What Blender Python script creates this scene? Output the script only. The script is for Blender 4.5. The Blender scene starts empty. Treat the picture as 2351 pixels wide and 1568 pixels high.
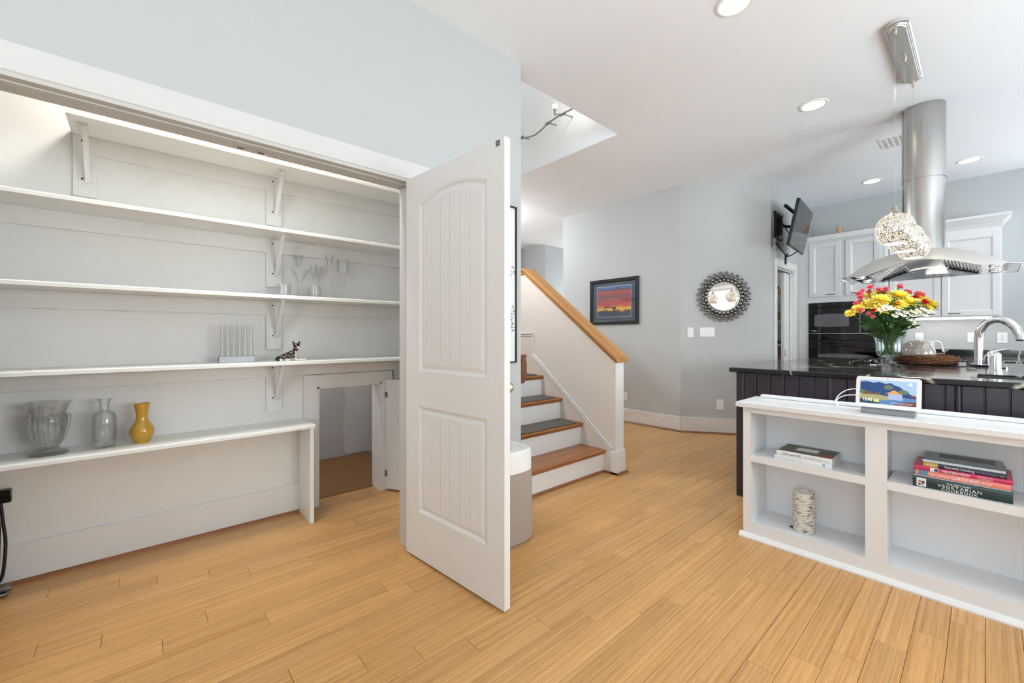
import bpy, bmesh, math, random
from mathutils import Vector, Matrix
sc = bpy.context.scene
COL = sc.collection
R = math.radians
# ---------------------------------------------------------------- camera
cd = bpy.data.cameras.new('camera'); cam = bpy.data.objects.new('camera', cd); COL.objects.link(cam)
cd.sensor_width = 36.0; cd.sensor_fit = 'HORIZONTAL'
cd.lens = 964.0 / 2351.0 * 36.0
cd.shift_y = -14.0 / 2351.0
cd.clip_start = 0.02
cam.location = (0, 0, 1.19)
cam.rotation_euler = (R(90), 0, R(48.419 - 90))
sc.camera = cam
# ---------------------------------------------------------------- look
vs = sc.view_settings
vs.view_transform = 'Standard'; vs.look = 'None'; vs.gamma = 1.0; vs.use_curve_mapping = False
vs.exposure = 0.47
sc.cycles.max_bounces = 7; sc.cycles.diffuse_bounces = 4; sc.cycles.glossy_bounces = 3
sc.cycles.transmission_bounces = 5; sc.cycles.transparent_max_bounces = 12
sc.cycles.use_adaptive_sampling = True; sc.cycles.light_sampling_threshold = 0.04; sc.cycles.adaptive_threshold = 0.10; sc.cycles.adaptive_min_samples = 10
sc.cycles.caustics_reflective = False; sc.cycles.caustics_refractive = False
sc.cycles.sample_clamp_indirect = 6.0
# ---------------------------------------------------------------- world: bright overcast daylight
w = bpy.data.worlds.new('daylight'); sc.world = w; w.use_nodes = True
bg = w.node_tree.nodes['Background']; bg.inputs[0].default_value = (0.86, 0.93, 1.0, 1); bg.inputs[1].default_value = 1.2
def area(name, loc, rot, sx, sy, power, color=(1, 1, 1), shape='RECTANGLE', spread=180):
    l = bpy.data.lights.new(name, 'AREA'); l.shape = shape; l.size = sx; l.size_y = sy
    l.energy = power; l.color = color; l.spread = R(spread)
    o = bpy.data.objects.new(name, l); COL.objects.link(o); o.location = loc; o.rotation_euler = rot
    return o
# daylight entering through the windows behind and beside the camera
DAY = (0.86, 0.94, 1.0)
UPT = R(90 + 50)   # sky light plus light thrown up from the ground outside
area('window_daylight_south_a', (-0.6, -3.30, 1.5), (UPT, 0, 0), 2.0, 1.9, 7, DAY)
area('window_daylight_south_b', (2.4, -3.30, 1.5), (UPT, 0, 0), 2.0, 1.9, 120, DAY)
area('window_daylight_south_c', (5.2, -3.30, 1.5), (UPT, 0, 0), 2.0, 1.9, 62, DAY)
area('window_daylight_west', (-2.90, -0.7, 1.5), (UPT, 0, R(-90)), 2.2, 2.0, 75, DAY)
area('window_daylight_east', (7.24, -1.05, 1.72), (UPT, 0, R(90)), 1.2, 1.3, 12, DAY)
area('window_daylight_hall', (7.6, 5.2, 1.5), (R(90), 0, R(90)), 1.4, 2.0, 20, DAY)
area('window_daylight_stairwell', (2.64, 3.5, 5.1), (0, 0, 0), 1.0, 1.4, 6, DAY)
# ---------------------------------------------------------------- helpers
def lin(c):
    return tuple((x / 255 / 12.92 if x / 255 <= 0.04045 else ((x / 255 + 0.055) / 1.055) ** 2.4) for x in c) + (1,)
MATS = {}
def mat(name, rgb, rough=0.5, metal=0.0, spec=0.5, coat=0.0, bump=0.0, bscale=120.0, var=0.0, vscale=4.0, emit=0.0, stretch=None, aniso=0.0):
    m = bpy.data.materials.new(name); MATS[name] = m; m.use_nodes = True
    nt = m.node_tree; n = nt.nodes; b = n['Principled BSDF']; L = nt.links.new
    c = lin(rgb)
    b.inputs['Base Color'].default_value = c; b.inputs['Roughness'].default_value = rough
    b.inputs['Metallic'].default_value = metal; b.inputs['Specular IOR Level'].default_value = spec
    b.inputs['Coat Weight'].default_value = coat; b.inputs['Coat Roughness'].default_value = 0.08
    if aniso: b.inputs['Anisotropic'].default_value = aniso
    if emit:
        b.inputs['Emission Color'].default_value = c; b.inputs['Emission Strength'].default_value = emit
    if bump or var:
        g = n.new('ShaderNodeTexCoord'); mp = n.new('ShaderNodeMapping')
        L(g.outputs['Object'], mp.inputs[0])
        if stretch: mp.inputs['Scale'].default_value = stretch
    if var:
        t = n.new('ShaderNodeTexNoise'); t.inputs['Scale'].default_value = vscale; t.inputs['Detail'].default_value = 4
        L(mp.outputs[0], t.inputs['Vector'])
        r = n.new('ShaderNodeMapRange'); r.inputs[1].default_value = 0.3; r.inputs[2].default_value = 0.7
        r.inputs[3].default_value = 1 - var; r.inputs[4].default_value = 1 + var * 0.5
        L(t.outputs[0], r.inputs[0])
        mx = n.new('ShaderNodeVectorMath'); mx.operation = 'SCALE'; mx.inputs[0].default_value = c[:3]
        L(r.outputs[0], mx.inputs['Scale']); L(mx.outputs[0], b.inputs['Base Color'])
    if bump:
        t = n.new('ShaderNodeTexNoise'); t.inputs['Scale'].default_value = bscale; t.inputs['Detail'].default_value = 3
        L(mp.outputs[0], t.inputs['Vector'])
        bp = n.new('ShaderNodeBump'); bp.inputs['Strength'].default_value = bump; bp.inputs['Distance'].default_value = 0.002
        L(t.outputs[0], bp.inputs['Height']); L(bp.outputs[0], b.inputs['Normal'])
    return m
def wood(name, rgb, dark, axis='X', scale=1.0, rough=0.35, rand=0.12, rings=False, ramp=(0.30, 0.72), coat=0.0, slope=0.0, fibre=0.0):
    """grain stretched along one world axis, tone shifted per object"""
    m = bpy.data.materials.new(name); MATS[name] = m; m.use_nodes = True
    nt = m.node_tree; n = nt.nodes; b = n['Principled BSDF']; L = nt.links.new
    g = n.new('ShaderNodeNewGeometry'); mp = n.new('ShaderNodeMapping'); rm = n.new('ShaderNodeMapping'); rm.inputs['Rotation'].default_value = (slope, 0, 0)
    L(g.outputs['Position'], rm.inputs[0]); L(rm.outputs[0], mp.inputs[0])
    s = {'X': (1.1, 95, 95), 'Y': (95, 1.1, 95), 'Z': (95, 95, 1.1)}[axis]
    mp.inputs['Scale'].default_value = [k * scale for k in s]
    oi = n.new('ShaderNodeObjectInfo')
    ad = n.new('ShaderNodeVectorMath'); ad.operation = 'ADD'; L(mp.outputs[0], ad.inputs[0])
    k = n.new('ShaderNodeMath'); k.operation = 'MULTIPLY'; k.inputs[1].default_value = 40; L(oi.outputs['Random'], k.inputs[0])
    cb = n.new('ShaderNodeCombineXYZ'); L(k.outputs[0], cb.inputs[0]); L(k.outputs[0], cb.inputs[1]); L(k.outputs[0], cb.inputs[2])
    L(cb.outputs[0], ad.inputs[1])
    t = n.new('ShaderNodeTexNoise'); t.inputs['Scale'].default_value = 1.0; t.inputs['Detail'].default_value = 5
    t.inputs['Roughness'].default_value = 0.62; t.inputs['Distortion'].default_value = 0.6 if rings else 0.0
    L(ad.outputs[0], t.inputs['Vector'])
    cr = n.new('ShaderNodeValToRGB'); cr.color_ramp.elements[0].position = ramp[0]; cr.color_ramp.elements[1].position = ramp[1]
    cr.color_ramp.elements[0].color = lin(dark); cr.color_ramp.elements[1].color = lin(rgb)
    L(t.outputs[0], cr.inputs[0])
    hv = n.new('ShaderNodeHueSaturation'); L(cr.outputs[0], hv.inputs['Color'])
    mr = n.new('ShaderNodeMapRange'); mr.inputs[3].default_value = 1 - rand; mr.inputs[4].default_value = 1 + rand * 0.6
    L(oi.outputs['Random'], mr.inputs[0]); L(mr.outputs[0], hv.inputs['Value'])
    L(hv.outputs[0], b.inputs['Base Color'])
    if fibre:   # short fine fibres and nodes of strand-cut bamboo
        m2 = n.new('ShaderNodeMapping'); m2.inputs['Scale'].default_value = (9, 330, 330); L(g.outputs['Position'], m2.inputs[0])
        f2 = n.new('ShaderNodeTexNoise'); f2.inputs['Scale'].default_value = 1.0; f2.inputs['Detail'].default_value = 3; L(m2.outputs[0], f2.inputs['Vector'])
        r2 = n.new('ShaderNodeMapRange'); r2.inputs[1].default_value = 0.34; r2.inputs[2].default_value = 0.52; r2.inputs[3].default_value = 1 - fibre; r2.inputs[4].default_value = 1.0; L(f2.outputs[0], r2.inputs[0])
        v2 = n.new('ShaderNodeVectorMath'); v2.operation = 'SCALE'; L(hv.outputs[0], v2.inputs[0]); L(r2.outputs[0], v2.inputs['Scale']); L(v2.outputs[0], b.inputs['Base Color'])
    b.inputs['Roughness'].default_value = rough; b.inputs['Coat Weight'].default_value = coat; b.inputs['Coat Roughness'].default_value = 0.15
    bp = n.new('ShaderNodeBump'); bp.inputs['Strength'].default_value = 0.06; bp.inputs['Distance'].default_value = 0.001
    L(t.outputs[0], bp.inputs['Height']); L(bp.outputs[0], b.inputs['Normal'])
    return m
def glass(name, tint=(250, 252, 252), edge=0.35, base=0.05, rough=0.02):
    """thin clear glass: mostly see-through, mirror-like at grazing angles"""
    m = bpy.data.materials.new(name); MATS[name] = m; m.use_nodes = True
    nt = m.node_tree; n = nt.nodes; L = nt.links.new; n.remove(n['Principled BSDF'])
    tr = n.new('ShaderNodeBsdfTransparent'); tr.inputs[0].default_value = lin(tint)
    gl = n.new('ShaderNodeBsdfGlossy'); gl.inputs['Roughness'].default_value = rough; gl.inputs[0].default_value = (0.86, 0.87, 0.86, 1)
    lw = n.new('ShaderNodeLayerWeight'); lw.inputs[0].default_value = 0.35
    mr = n.new('ShaderNodeMapRange'); mr.inputs[3].default_value = base; mr.inputs[4].default_value = edge
    L(lw.outputs['Facing'], mr.inputs[0])
    mx = n.new('ShaderNodeMixShader'); L(mr.outputs[0], mx.inputs[0]); L(tr.outputs[0], mx.inputs[1]); L(gl.outputs[0], mx.inputs[2])
    L(mx.outputs[0], n['Material Output'].inputs[0])
    return m
def solid_glass(name, keep=0.5, ior=1.45):
    m = glass(name, (255, 255, 255), 0.3, 0.03); nt = m.node_tree; n = nt.nodes; L = nt.links.new
    old = n['Material Output'].inputs[0].links[0].from_node
    gb = n.new('ShaderNodeBsdfGlass'); gb.inputs['IOR'].default_value = ior; gb.inputs['Roughness'].default_value = 0.0; gb.inputs[0].default_value = (0.985, 0.995, 0.99, 1)
    mx = n.new('ShaderNodeMixShader'); mx.inputs[0].default_value = keep
    L(old.outputs[0], mx.inputs[1]); L(gb.outputs[0], mx.inputs[2]); L(mx.outputs[0], n['Material Output'].inputs[0])
    return m
class M:
    """collects shapes in one bmesh"""
    def __init__(s): s.bm = bmesh.new()
    def box(s, x0, x1, y0, y1, z0, z1, bev=0.0, seg=1, mx=None):
        r = bmesh.ops.create_cube(s.bm, size=1.0)
        v = r['verts']
        bmesh.ops.transform(s.bm, verts=v, matrix=Matrix.Translation(((x0 + x1) / 2, (y0 + y1) / 2, (z0 + z1) / 2)) @ Matrix.Diagonal((abs(x1 - x0), abs(y1 - y0), abs(z1 - z0), 1)))
        if bev:
            e = list({e for q in v for e in q.link_edges})
            rr = bmesh.ops.bevel(s.bm, geom=e, offset=bev, segments=seg, affect='EDGES', profile=0.5)
            v = list({q for f in rr['faces'] for q in f.verts} | {q for q in v if q.is_valid})
            v = list({q for q in v for f in q.link_faces for q in f.verts})
        if mx: bmesh.ops.transform(s.bm, verts=v, matrix=mx)
        return s
    def poly(s, pts, ext, smooth=False):
        """polygon (3-D points) extruded by vector ext"""
        a = [s.bm.verts.new(p) for p in pts]; e = Vector(ext)
        b = [s.bm.verts.new(Vector(p) + e) for p in pts]; n = len(a)
        s.bm.faces.new(a[::-1]); s.bm.faces.new(b)
        for i in range(n):
            f = s.bm.faces.new((a[i], a[(i + 1) % n], b[(i + 1) % n], b[i])); f.smooth = smooth
        return s
    def quad(s, *pts, smooth=False):
        f = s.bm.faces.new([s.bm.verts.new(p) for p in pts]); f.smooth = smooth; return s
    def loops(s, ls, closed=True, caps=True, smooth=True):
        """bridge a list of equal-length point loops"""
        vv = [[s.bm.verts.new(p) for p in l] for l in ls]; n = len(vv[0])
        for a, b in zip(vv, vv[1:]):
            for i in range(n if closed else n - 1):
                j = (i + 1) % n
                f = s.bm.faces.new((a[i], a[j], b[j], b[i])); f.smooth = smooth
        if caps and closed:
            if len(vv[0]) > 2: s.bm.faces.new(vv[0][::-1]); s.bm.faces.new(vv[-1])
        return s
    def lathe(s, prof, c=(0, 0, 0), seg=32, mx=None, caps=True, flute=0, fl_amp=0.0):
        ls = []
        for r, z in prof:
            l = []
            for i in range(seg):
                a = 2 * math.pi * i / seg
                rr = max(r, 1e-5) * (1 + (fl_amp * math.cos(flute * a) if flute else 0))
                p = Vector((rr * math.cos(a), rr * math.sin(a), z))
                if mx: p = mx @ p
                l.append(p + Vector(c))
            ls.append(l)
        return s.loops(ls, caps=caps)
    def tube(s, pts, r, seg=8, caps=True, closed=False):
        P = [Vector(p) for p in pts]; n = len(P); ls = []; prev = None
        for i in range(n):
            if closed: t = P[(i + 1) % n] - P[i - 1]
            else: t = P[min(i + 1, n - 1)] - P[max(i - 1, 0)]
            t.normalize()
            if prev is None:
                u = t.orthogonal().normalized()
            else:
                u = (prev - t * prev.dot(t))
                u = u.normalized() if u.length > 1e-6 else t.orthogonal().normalized()
            prev = u; w_ = t.cross(u); rr = r[i] if isinstance(r, (list, tuple)) else r
            ls.append([P[i] + (u * math.cos(a) + w_ * math.sin(a)) * rr for a in [2 * math.pi * k / seg for k in range(seg)]])
        if closed: ls.append(ls[0])
        return s.loops(ls, caps=caps and not closed)
    def ball(s, c, r, u=16, v=10, sc_=(1, 1, 1)):
        q = bmesh.ops.create_uvsphere(s.bm, u_segments=u, v_segments=v, radius=r)
        bmesh.ops.transform(s.bm, verts=q['verts'], matrix=Matrix.Translation(c) @ Matrix.Diagonal((*sc_, 1)))
        for f in {f for w_ in q['verts'] for f in w_.link_faces}: f.smooth = True
        return s
    def sweep(s, prof, path, up=(0, 0, 1)):
        """profile (a across, b up) swept along a straight or mitred path"""
        P = [Vector(p) for p in path]; U = Vector(up); ls = []
        for i in range(len(P)):
            d1 = (P[i] - P[i - 1]).normalized() if i else (P[1] - P[0]).normalized()
            d2 = (P[i + 1] - P[i]).normalized() if i < len(P) - 1 else d1
            n1 = U.cross(d1).normalized(); n2 = U.cross(d2).normalized(); nn = (n1 + n2).normalized()
            k = 1 / max(0.3, nn.dot(n1))
            ls.append([P[i] + nn * (a * k) + U * b for a, b in prof])
        return s.loops(ls, smooth=False)
def smooth(pts, n=5):
    """rounded path through the points"""
    P = [Vector(p) for p in pts]; out = []
    for i in range(len(P) - 1):
        a, b, c, d = P[max(i - 1, 0)], P[i], P[i + 1], P[min(i + 2, len(P) - 1)]
        for k in range(n):
            t = k / n; out.append(0.5 * ((2 * b) + (c - a) * t + (2 * a - 5 * b + 4 * c - d) * t * t + (3 * b - a - 3 * c + d) * t ** 3))
    return out + [P[-1]]
WM = {}
def obj(name, m, material, parent=None, local=False, weld=False, sharp=40):
    me = bpy.data.meshes.new(name)
    bm = m.bm
    if parent is not None and not local: bmesh.ops.transform(bm, verts=bm.verts, matrix=WM[parent.name].inverted())
    bmesh.ops.recalc_face_normals(bm, faces=bm.faces)
    anys = any(f.smooth for f in bm.faces)
    bm.to_mesh(me); bm.free()
    if anys:
        me.set_sharp_from_angle(angle=R(sharp))
    me.materials.append(MATS[material])
    o = bpy.data.objects.new(name, me); COL.objects.link(o)
    if parent is not None: o.parent = parent; WM[o.name] = WM[parent.name]
    else: WM[o.name] = Matrix.Identity(4)
    return o
def tag(o, label=None, cat=None, group=None, kind=None):
    if label: o['label'] = label
    if cat: o['category'] = cat
    if group: o['group'] = group
    if kind: o['kind'] = kind
    return o
def thing(name, label, cat, loc=(0, 0, 0), rz=0.0, group=None, kind=None, rx=0.0):
    o = bpy.data.objects.new(name, None); COL.objects.link(o); o.empty_display_size = 0.05
    o.location = loc; o.rotation_euler = (rx, 0, rz)
    WM[o.name] = Matrix.Translation(loc) @ Matrix.Rotation(rz, 4, 'Z') @ Matrix.Rotation(rx, 4, 'X')
    return tag(o, label, cat, group, kind)
def struct(name, m, material, parent=None, local=False):
    o = obj(name, m, material, parent, local)
    if parent is None: o['kind'] = 'structure'
    return o
def dup(o, loc=None, rot=None, parent=None, scale=None):
    c = o.copy(); COL.objects.link(c); c.parent = parent if parent is not None else o.parent
    if loc is not None: c.location = loc
    if rot is not None: c.rotation_euler = rot
    if scale is not None: c.scale = scale
    WM[c.name] = WM.get(o.name, Matrix.Identity(4))
    return c
def copy_thing(o, loc, rz, label, group=None):
    c = o.copy(); COL.objects.link(c); c.location = loc; c.rotation_euler = (o.rotation_euler[0], 0, rz)
    WM[c.name] = Matrix.Translation(loc) @ Matrix.Rotation(rz, 4, 'Z') @ Matrix.Rotation(o.rotation_euler[0], 4, 'X')
    c['label'] = label
    if group: c['group'] = group
    for ch in list(o.children):
        d = ch.copy(); COL.objects.link(d); d.parent = c
        for g in list(ch.children):
            e = g.copy(); COL.objects.link(e); e.parent = d
    return c
def text(parent, body, size, loc, rot, material, width=None, name='lettering', shear=0.0, align='LEFT', space=1.0, ext=0.0002):
    cu = bpy.data.curves.new(name, 'FONT'); cu.body = body; cu.size = size; cu.align_x = align; cu.extrude = ext
    cu.shear = shear; cu.space_character = space; cu.resolution_u = 3
    cu.materials.append(MATS[material])
    o = bpy.data.objects.new(name, cu); COL.objects.link(o); o.parent = parent
    o.location = loc; o.rotation_euler = rot
    if width:
        bpy.context.view_layer.update()
        if o.dimensions.x > 1e-6: o.scale = (width / o.dimensions.x, 1, 1)
    bpy.context.view_layer.update()
    me = bpy.data.meshes.new_from_object(o.evaluated_get(bpy.context.evaluated_depsgraph_get()))
    me.transform(Matrix.LocRotScale(o.location, o.rotation_euler, o.scale))
    bpy.data.objects.remove(o)
    o = bpy.data.objects.new(name, me); COL.objects.link(o); o.parent = parent
    WM[o.name] = WM.get(parent.name, Matrix.Identity(4))
    return o
# ---------------------------------------------------------------- materials
mat('wall_paint', (188, 191, 191)
    , 0.6, bump=0.05, bscale=160)
mat('shaft_paint', (244, 244, 243), 0.6, bump=0.05, bscale=160)
mat('closet_paint', (227, 226, 222), 0.55, bump=0.04, bscale=150, var=0.02, vscale=3)
mat('ceiling_paint', (243, 246, 250), 0.8)
mat('white_trim', (225, 224, 222), 0.38)
mat('casing_paint', (210, 210, 209), 0.42)
mat('jamb_shaded', (198, 197, 193), 0.45)  # casing white darkened: shade of the header underside put into the colour
mat('cabinet_white', (218, 219, 220), 0.35)
mat('door_paint', (224, 222, 219), 0.42, bump=0.03, bscale=90, stretch=(1, 1, 0.1))
mat('stair_wall_paint', (222, 214, 205), 0.6)
mat('shelf_gloss_white', (238, 238, 235), 0.3)
mat('crawl_wall', (205, 205, 206), 0.8, bump=0.2, bscale=70)
mat('fibreboard', (150, 108, 68), 0.7, var=0.08, vscale=20)
mat('joint_brown', (96, 62, 34), 0.7)
wood('bamboo', (224, 175, 112), (190, 136, 76), 'X', rough=0.33, rand=0.10, ramp=(0.28, 0.66), coat=0.1, fibre=0.16)
wood('oak_tread', (176, 112, 52), (112, 62, 24), 'X', 0.55, rough=0.35, rand=0.05, rings=True, coat=0.2)
wood('oak_cap', (206, 156, 92), (150, 96, 46), 'Y', 0.6, rough=0.4, rand=0.04, rings=True, slope=-math.atan(0.771))
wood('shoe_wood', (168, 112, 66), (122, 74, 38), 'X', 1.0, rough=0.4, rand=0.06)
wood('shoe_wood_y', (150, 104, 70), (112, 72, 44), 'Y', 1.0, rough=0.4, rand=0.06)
wood('dark_rail', (128, 76, 36), (82, 44, 18), 'Z', 0.6, rough=0.4)
wood('pale_wood', (206, 170, 132), (176, 132, 92), 'Z', 0.5, rough=0.5)
mat('chrome', (225, 226, 228), 0.07, 1.0)
mat('dark_chrome', (120, 122, 126), 0.12, 1.0)
mat('brushed_steel', (182, 180, 177), 0.25, 1.0, aniso=0.5)
mat('brushed_nickel', (190, 182, 170), 0.25, 1.0)
mat('zinc', (150, 150, 150), 0.4, 1.0)
mat('gunmetal', (150, 148, 145), 0.26, 1.0)
mat('satin_steel', (222, 221, 219), 0.35, 0.85)
mat('black_plastic', (16, 16, 18), 0.35)
mat('black_gloss', (8, 8, 9), 0.06, spec=0.6)
mat('black_frame', (20, 20, 22), 0.3)
mat('screw_black', (30, 28, 26), 0.6)
mat('white_plastic', (240, 240, 238), 0.3)
mat('grey_plastic', (170, 171, 173), 0.5)
mat('slot_dark', (60, 58, 55), 0.6)
mat('mirror', (235, 235, 232), 0.01, 1.0)
glass('clear_glass', (254, 255, 254), 0.26, 0.02)
solid_glass('stem_glass', 0.12)
solid_glass('thick_glass', 0.36)
glass('smoked_glass', (188, 190, 192), 0.3, 0.06)
glass('vase_glass', (249, 252, 252), 0.4, 0.04)
glass('picture_glass', (252, 252, 252), 0.3, 0.02, 0.01)
# ================================================================= STRUCTURE
CE = 3.05
XE, XW, YS = 7.33, -3.0, -3.4
# ---- floor: sub-floor with bamboo boards laid along the closet wall
fl = struct('floor', M().box(-3.1, 9.2, -3.5, 6.9, -0.06, -0.012), 'joint_brown')
PW, PL, GAP = 0.0972, 0.972, 0.0006
seen = {4: 1.821, 5: 1.666, 6: 1.448, 7: 2.235, 8: 1.972, 9: 1.777, 10: 1.605, 11: 1.423, 12: 1.251, 13: 1.932, 14: 1.754,
        15: 1.581, 16: 2.34, 17: 2.126, 18: 1.93, 20: 0.401, 21: 0.066, 22: 0.213, 23: -0.111, 24: 0.679, 25: 0.415, 26: 0.261,
        27: 0.064, 28: -0.072, 29: 0.657, 30: 0.477, 31: 0.338}
fw_, rt_ = Vector((math.cos(R(48.419)), math.sin(R(48.419)))), Vector((math.sin(R(48.419)), -math.cos(R(48.419))))
boards = []
for n in range(-35, 71):
    j = seen.get(n, 1.605 - 0.190 * (n - 10))
    x = j - math.ceil((j + 3.0) / PL) * PL
    while x < 9.2:
        a, b = max(x, -3.05), min(x + PL, 9.15)
        if b - a > 0.05:
            y0 = n * PW; cx, cy = (a + b) / 2, y0 + PW / 2
            size = 0
            hid = (cy > 3.08 and cx < 1.9) or (cy > 2.22 and 1.2 < cx < 3.12 and not cx + 0.4 < 1.75) or (cx - 0.4 > 2.75 and cy < 0.95) or (cx > 3.6 and cy < 1.25) or cy > 4.4 or cx > 5.4
            if not hid:
                for px in (a + 0.05, cx, b - 0.05):
                    d_ = px * fw_.x + cy * fw_.y; r_ = px * rt_.x + cy * rt_.y
                    if d_ > 0.6:
                        u_, v_ = 1175.5 + 964 * r_ / d_, 770 + 964 * 1.19 / d_
                        if -60 < u_ < 2410 and v_ < 1640: size = max(size, 1 / d_)
            boards.append((size, n, a, b))
        x += PL
boards.sort(key=lambda t: -t[0])
shared = {}
for size, n, a, b in [t for t in boards if t[0] > 0][:288]:
    L_ = round(b - a, 3)
    if L_ not in shared:
        m = M(); m.box(GAP, L_ - GAP, GAP, PW - GAP, -0.012, 0.0, bev=0.0009)
        o = obj('plank', m, 'bamboo', fl, local=True); shared[L_] = o; o.location = (a, n * PW, 0)
    else:
        dup(shared[L_], (a, n * PW, 0), parent=fl)
keep = {(n, a) for size, n, a, b in [t for t in boards if t[0] > 0][:288]}
m = M()
for size, n, a, b in boards:
    if (n, a) not in keep: m.box(a + GAP, b - GAP, n * PW + GAP, n * PW + PW - GAP, -0.012, 0.0)
o = obj('plank', m, 'bamboo', fl, local=True); o['kind'] = 'stuff'
# ---- ceiling with the stairwell opening
SX0, SX1, SY0, SY1 = 1.963, 3.31, 2.25, 4.6
m = M()
m.box(-3.12, 7.45, -3.52, SY0, CE, CE + 0.1); m.box(SX1, 9.3, SY0, 6.9, CE, CE + 0.1); m.box(1.75, SX1, SY1, 6.9, CE, CE + 0.1)
m.box(-1.2, SX0, SY0, 3.3, CE, CE + 0.1)
struct('ceiling', m, 'ceiling_paint')
m = M()
m.box(SX1, SX1 + 0.1, SY0 - 0.1, SY1 + 0.1, CE + 0.1, 5.3); m.box(SX0 - 0.1, SX0, SY0 - 0.1, SY1 + 0.1, CE + 0.1, 5.3)
m.box(SX0, SX1, SY0 - 0.1, SY0, CE + 0.1, 5.3); m.box(SX0, SX1, SY1, SY1 + 0.1, CE + 0.1, 5.3)
m.box(SX0 - 0.1, SX1 + 0.1, SY0 - 0.1, SY1 + 0.1, 5.3, 5.4)
struct('wall_stairwell', m, 'shaft_paint')
# ---- closet front wall, closet shell
DX0, DX1, DZ = -0.42, 1.147, 2.053
m = M()
m.box(DX0, DX1, 2.12, 2.25, DZ, CE); m.box(DX1, SX0, 2.12, 2.25, 0, CE); m.box(XW - 0.1, DX0, 2.12, 2.25, 0, CE)
struct('wall_left', m, 'wall_paint')
m = M()
CX0, CX1, CZ = 0.923, 1.393, 0.832
m.box(-1.1, CX0, 3.09, 3.21, 0, CE); m.box(CX1, 1.75, 3.09, 3.21, 0, CE); m.box(CX0, CX1, 3.09, 3.21, CZ, CE)
m.box(-1.2, -1.1, 2.25, 3.21, 0, CE)
struct('wall_closet', m, 'closet_paint')
struct('wall_stair_left', M().box(1.75, SX0, 2.25, 6.7, 0, CE), 'wall_paint')
m = M(); m.box(0.3, 1.75, 4.18, 4.26, 0, 1.6); m.box(0.3, 1.75, 3.21, 4.18, 1.5, 1.6); m.box(0.22, 0.3, 3.21, 4.26, 0, 1.6)
struct('wall_crawlspace', m, 'crawl_wall')
m = M(); m.poly([(1.50, 4.178, 0.06), (1.545, 4.178, 0.02), (1.75, 4.178, 0.02), (1.75, 4.178, 1.4), (1.50, 4.178, 1.4), (1.485, 4.178, 0.9), (1.515, 4.178, 0.55), (1.49, 4.178, 0.3)], (0, -0.004, 0))
struct('trim_1', m, 'white_trim')
struct('floor_crawlspace', M().box(0.3, 1.75, 3.215, 4.18, 0.0, 0.008), 'fibreboard')
# closet casing, jamb and stop
m = M()
m.box(DX0 - 0.09, DX1 + 0.1, 2.105, 2.12, DZ - 0.002, DZ + 0.095, bev=0.003)
m.box(DX1 - 0.002, DX1 + 0.1, 2.105, 2.12, 0, DZ - 0.002, bev=0.003); m.box(DX0 - 0.09, DX0, 2.105, 2.12, 0, DZ - 0.002, bev=0.003)
struct('trim_2', m, 'casing_paint')
jb = M()
jb.box(DX0, DX1, 2.11, 2.255, DZ - 0.018, DZ); jb.box(DX0, DX1, 2.142, 2.184, DZ - 0.025, DZ - 0.018, bev=0.003)
jb.box(DX1 - 0.018, DX1, 2.11, 2.255, 0, DZ - 0.018); jb.box(DX1 - 0.032, DX1 - 0.018, 2.16, 2.20, 0, DZ - 0.034, bev=0.003)
jb.box(DX0, DX0 + 0.018, 2.11, 2.255, 0, DZ - 0.018)
jb = struct('trim_3', jb, 'jamb_shaded')
for x in (0.34, 0.42):
    p_ = obj('strike_plate', M().box(x - 0.024, x + 0.024, 2.218, 2.234, DZ - 0.0205, DZ - 0.018, bev=0.0008), 'chrome', jb)
    obj('strike_slot', M().box(x - 0.014, x + 0.014, 2.221, 2.231, DZ - 0.0212, DZ - 0.0204), 'black_plastic', p_)
    for s_ in (-1, 1):
        obj('screw', M().lathe([(0.0026, 0), (0.0026, 0.0012)], (x + s_ * 0.0195, 2.226, DZ - 0.0217), 10), 'zinc', p_)
# closet baseboard and floor shoe
struct('baseboard_closet', M().box(-1.1, 0.833, 3.074, 3.09, 0.0, 0.19, bev=0.003), 'white_trim')
SHOE = [(0, 0), (0.019, 0), (0.017, 0.009), (0.011, 0.016), (0, 0.019)]
def shoe(name, path, material='shoe_wood'):
    return struct(name, M().sweep(SHOE, path), material)
shoe('trim_4', [(0.803, 3.074, 0), (-1.1, 3.074, 0)])
# crawl-space casing
m = M()
m.box(0.833, CX0, 3.066, 3.09, 0, 0.917, bev=0.002); m.box(CX1, 1.475, 3.066, 3.09, 0, 0.917, bev=0.002); m.box(CX0, CX1, 3.066, 3.09, CZ, 0.917, bev=0.002)
m.box(CX0, CX0 + 0.012, 3.07, 3.23, 0, CZ); m.box(CX1 - 0.012, CX1, 3.07, 3.23, 0, CZ); m.box(CX0, CX1, 3.07, 3.23, CZ - 0.012, CZ)
struct('trim_5', m, 'white_trim')
# ---- hall and pantry block
m = M()
m.box(1.75, 6.22, 6.62, 6.72, 0, CE); m.box(6.22, 6.32, 5.98, 6.72, 0, CE); m.box(6.32, 9.2, 5.98, 6.08, 0, CE)
struct('wall_hall', m, 'wall_paint')
AW0, AW1 = Vector((5.012, 2.503)), Vector((5.572, 1.678))
m = M(); m.box(5.012, 5.12, 2.503, 4.43, 0, CE); m.box(5.12, XE, 4.33, 4.43, 0, CE)
struct('wall_picture', m, 'wall_paint')
m = M(); m.poly([(5.012, 2.503, 0), (5.572, 1.678, 0), (5.572, 1.80, 0), (5.12, 2.503, 0)], (0, 0, CE))
struct('wall_mirror', m, 'wall_paint')
PX0, PX1, PZ_ = 5.745, 6.46, 2.04
m = M(); m.box(5.572, PX0, 1.678, 1.80, 0, CE); m.box(PX1, XE, 1.678, 1.80, 0, CE); m.box(PX0, PX1, 1.678, 1.80, PZ_, CE)
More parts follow.
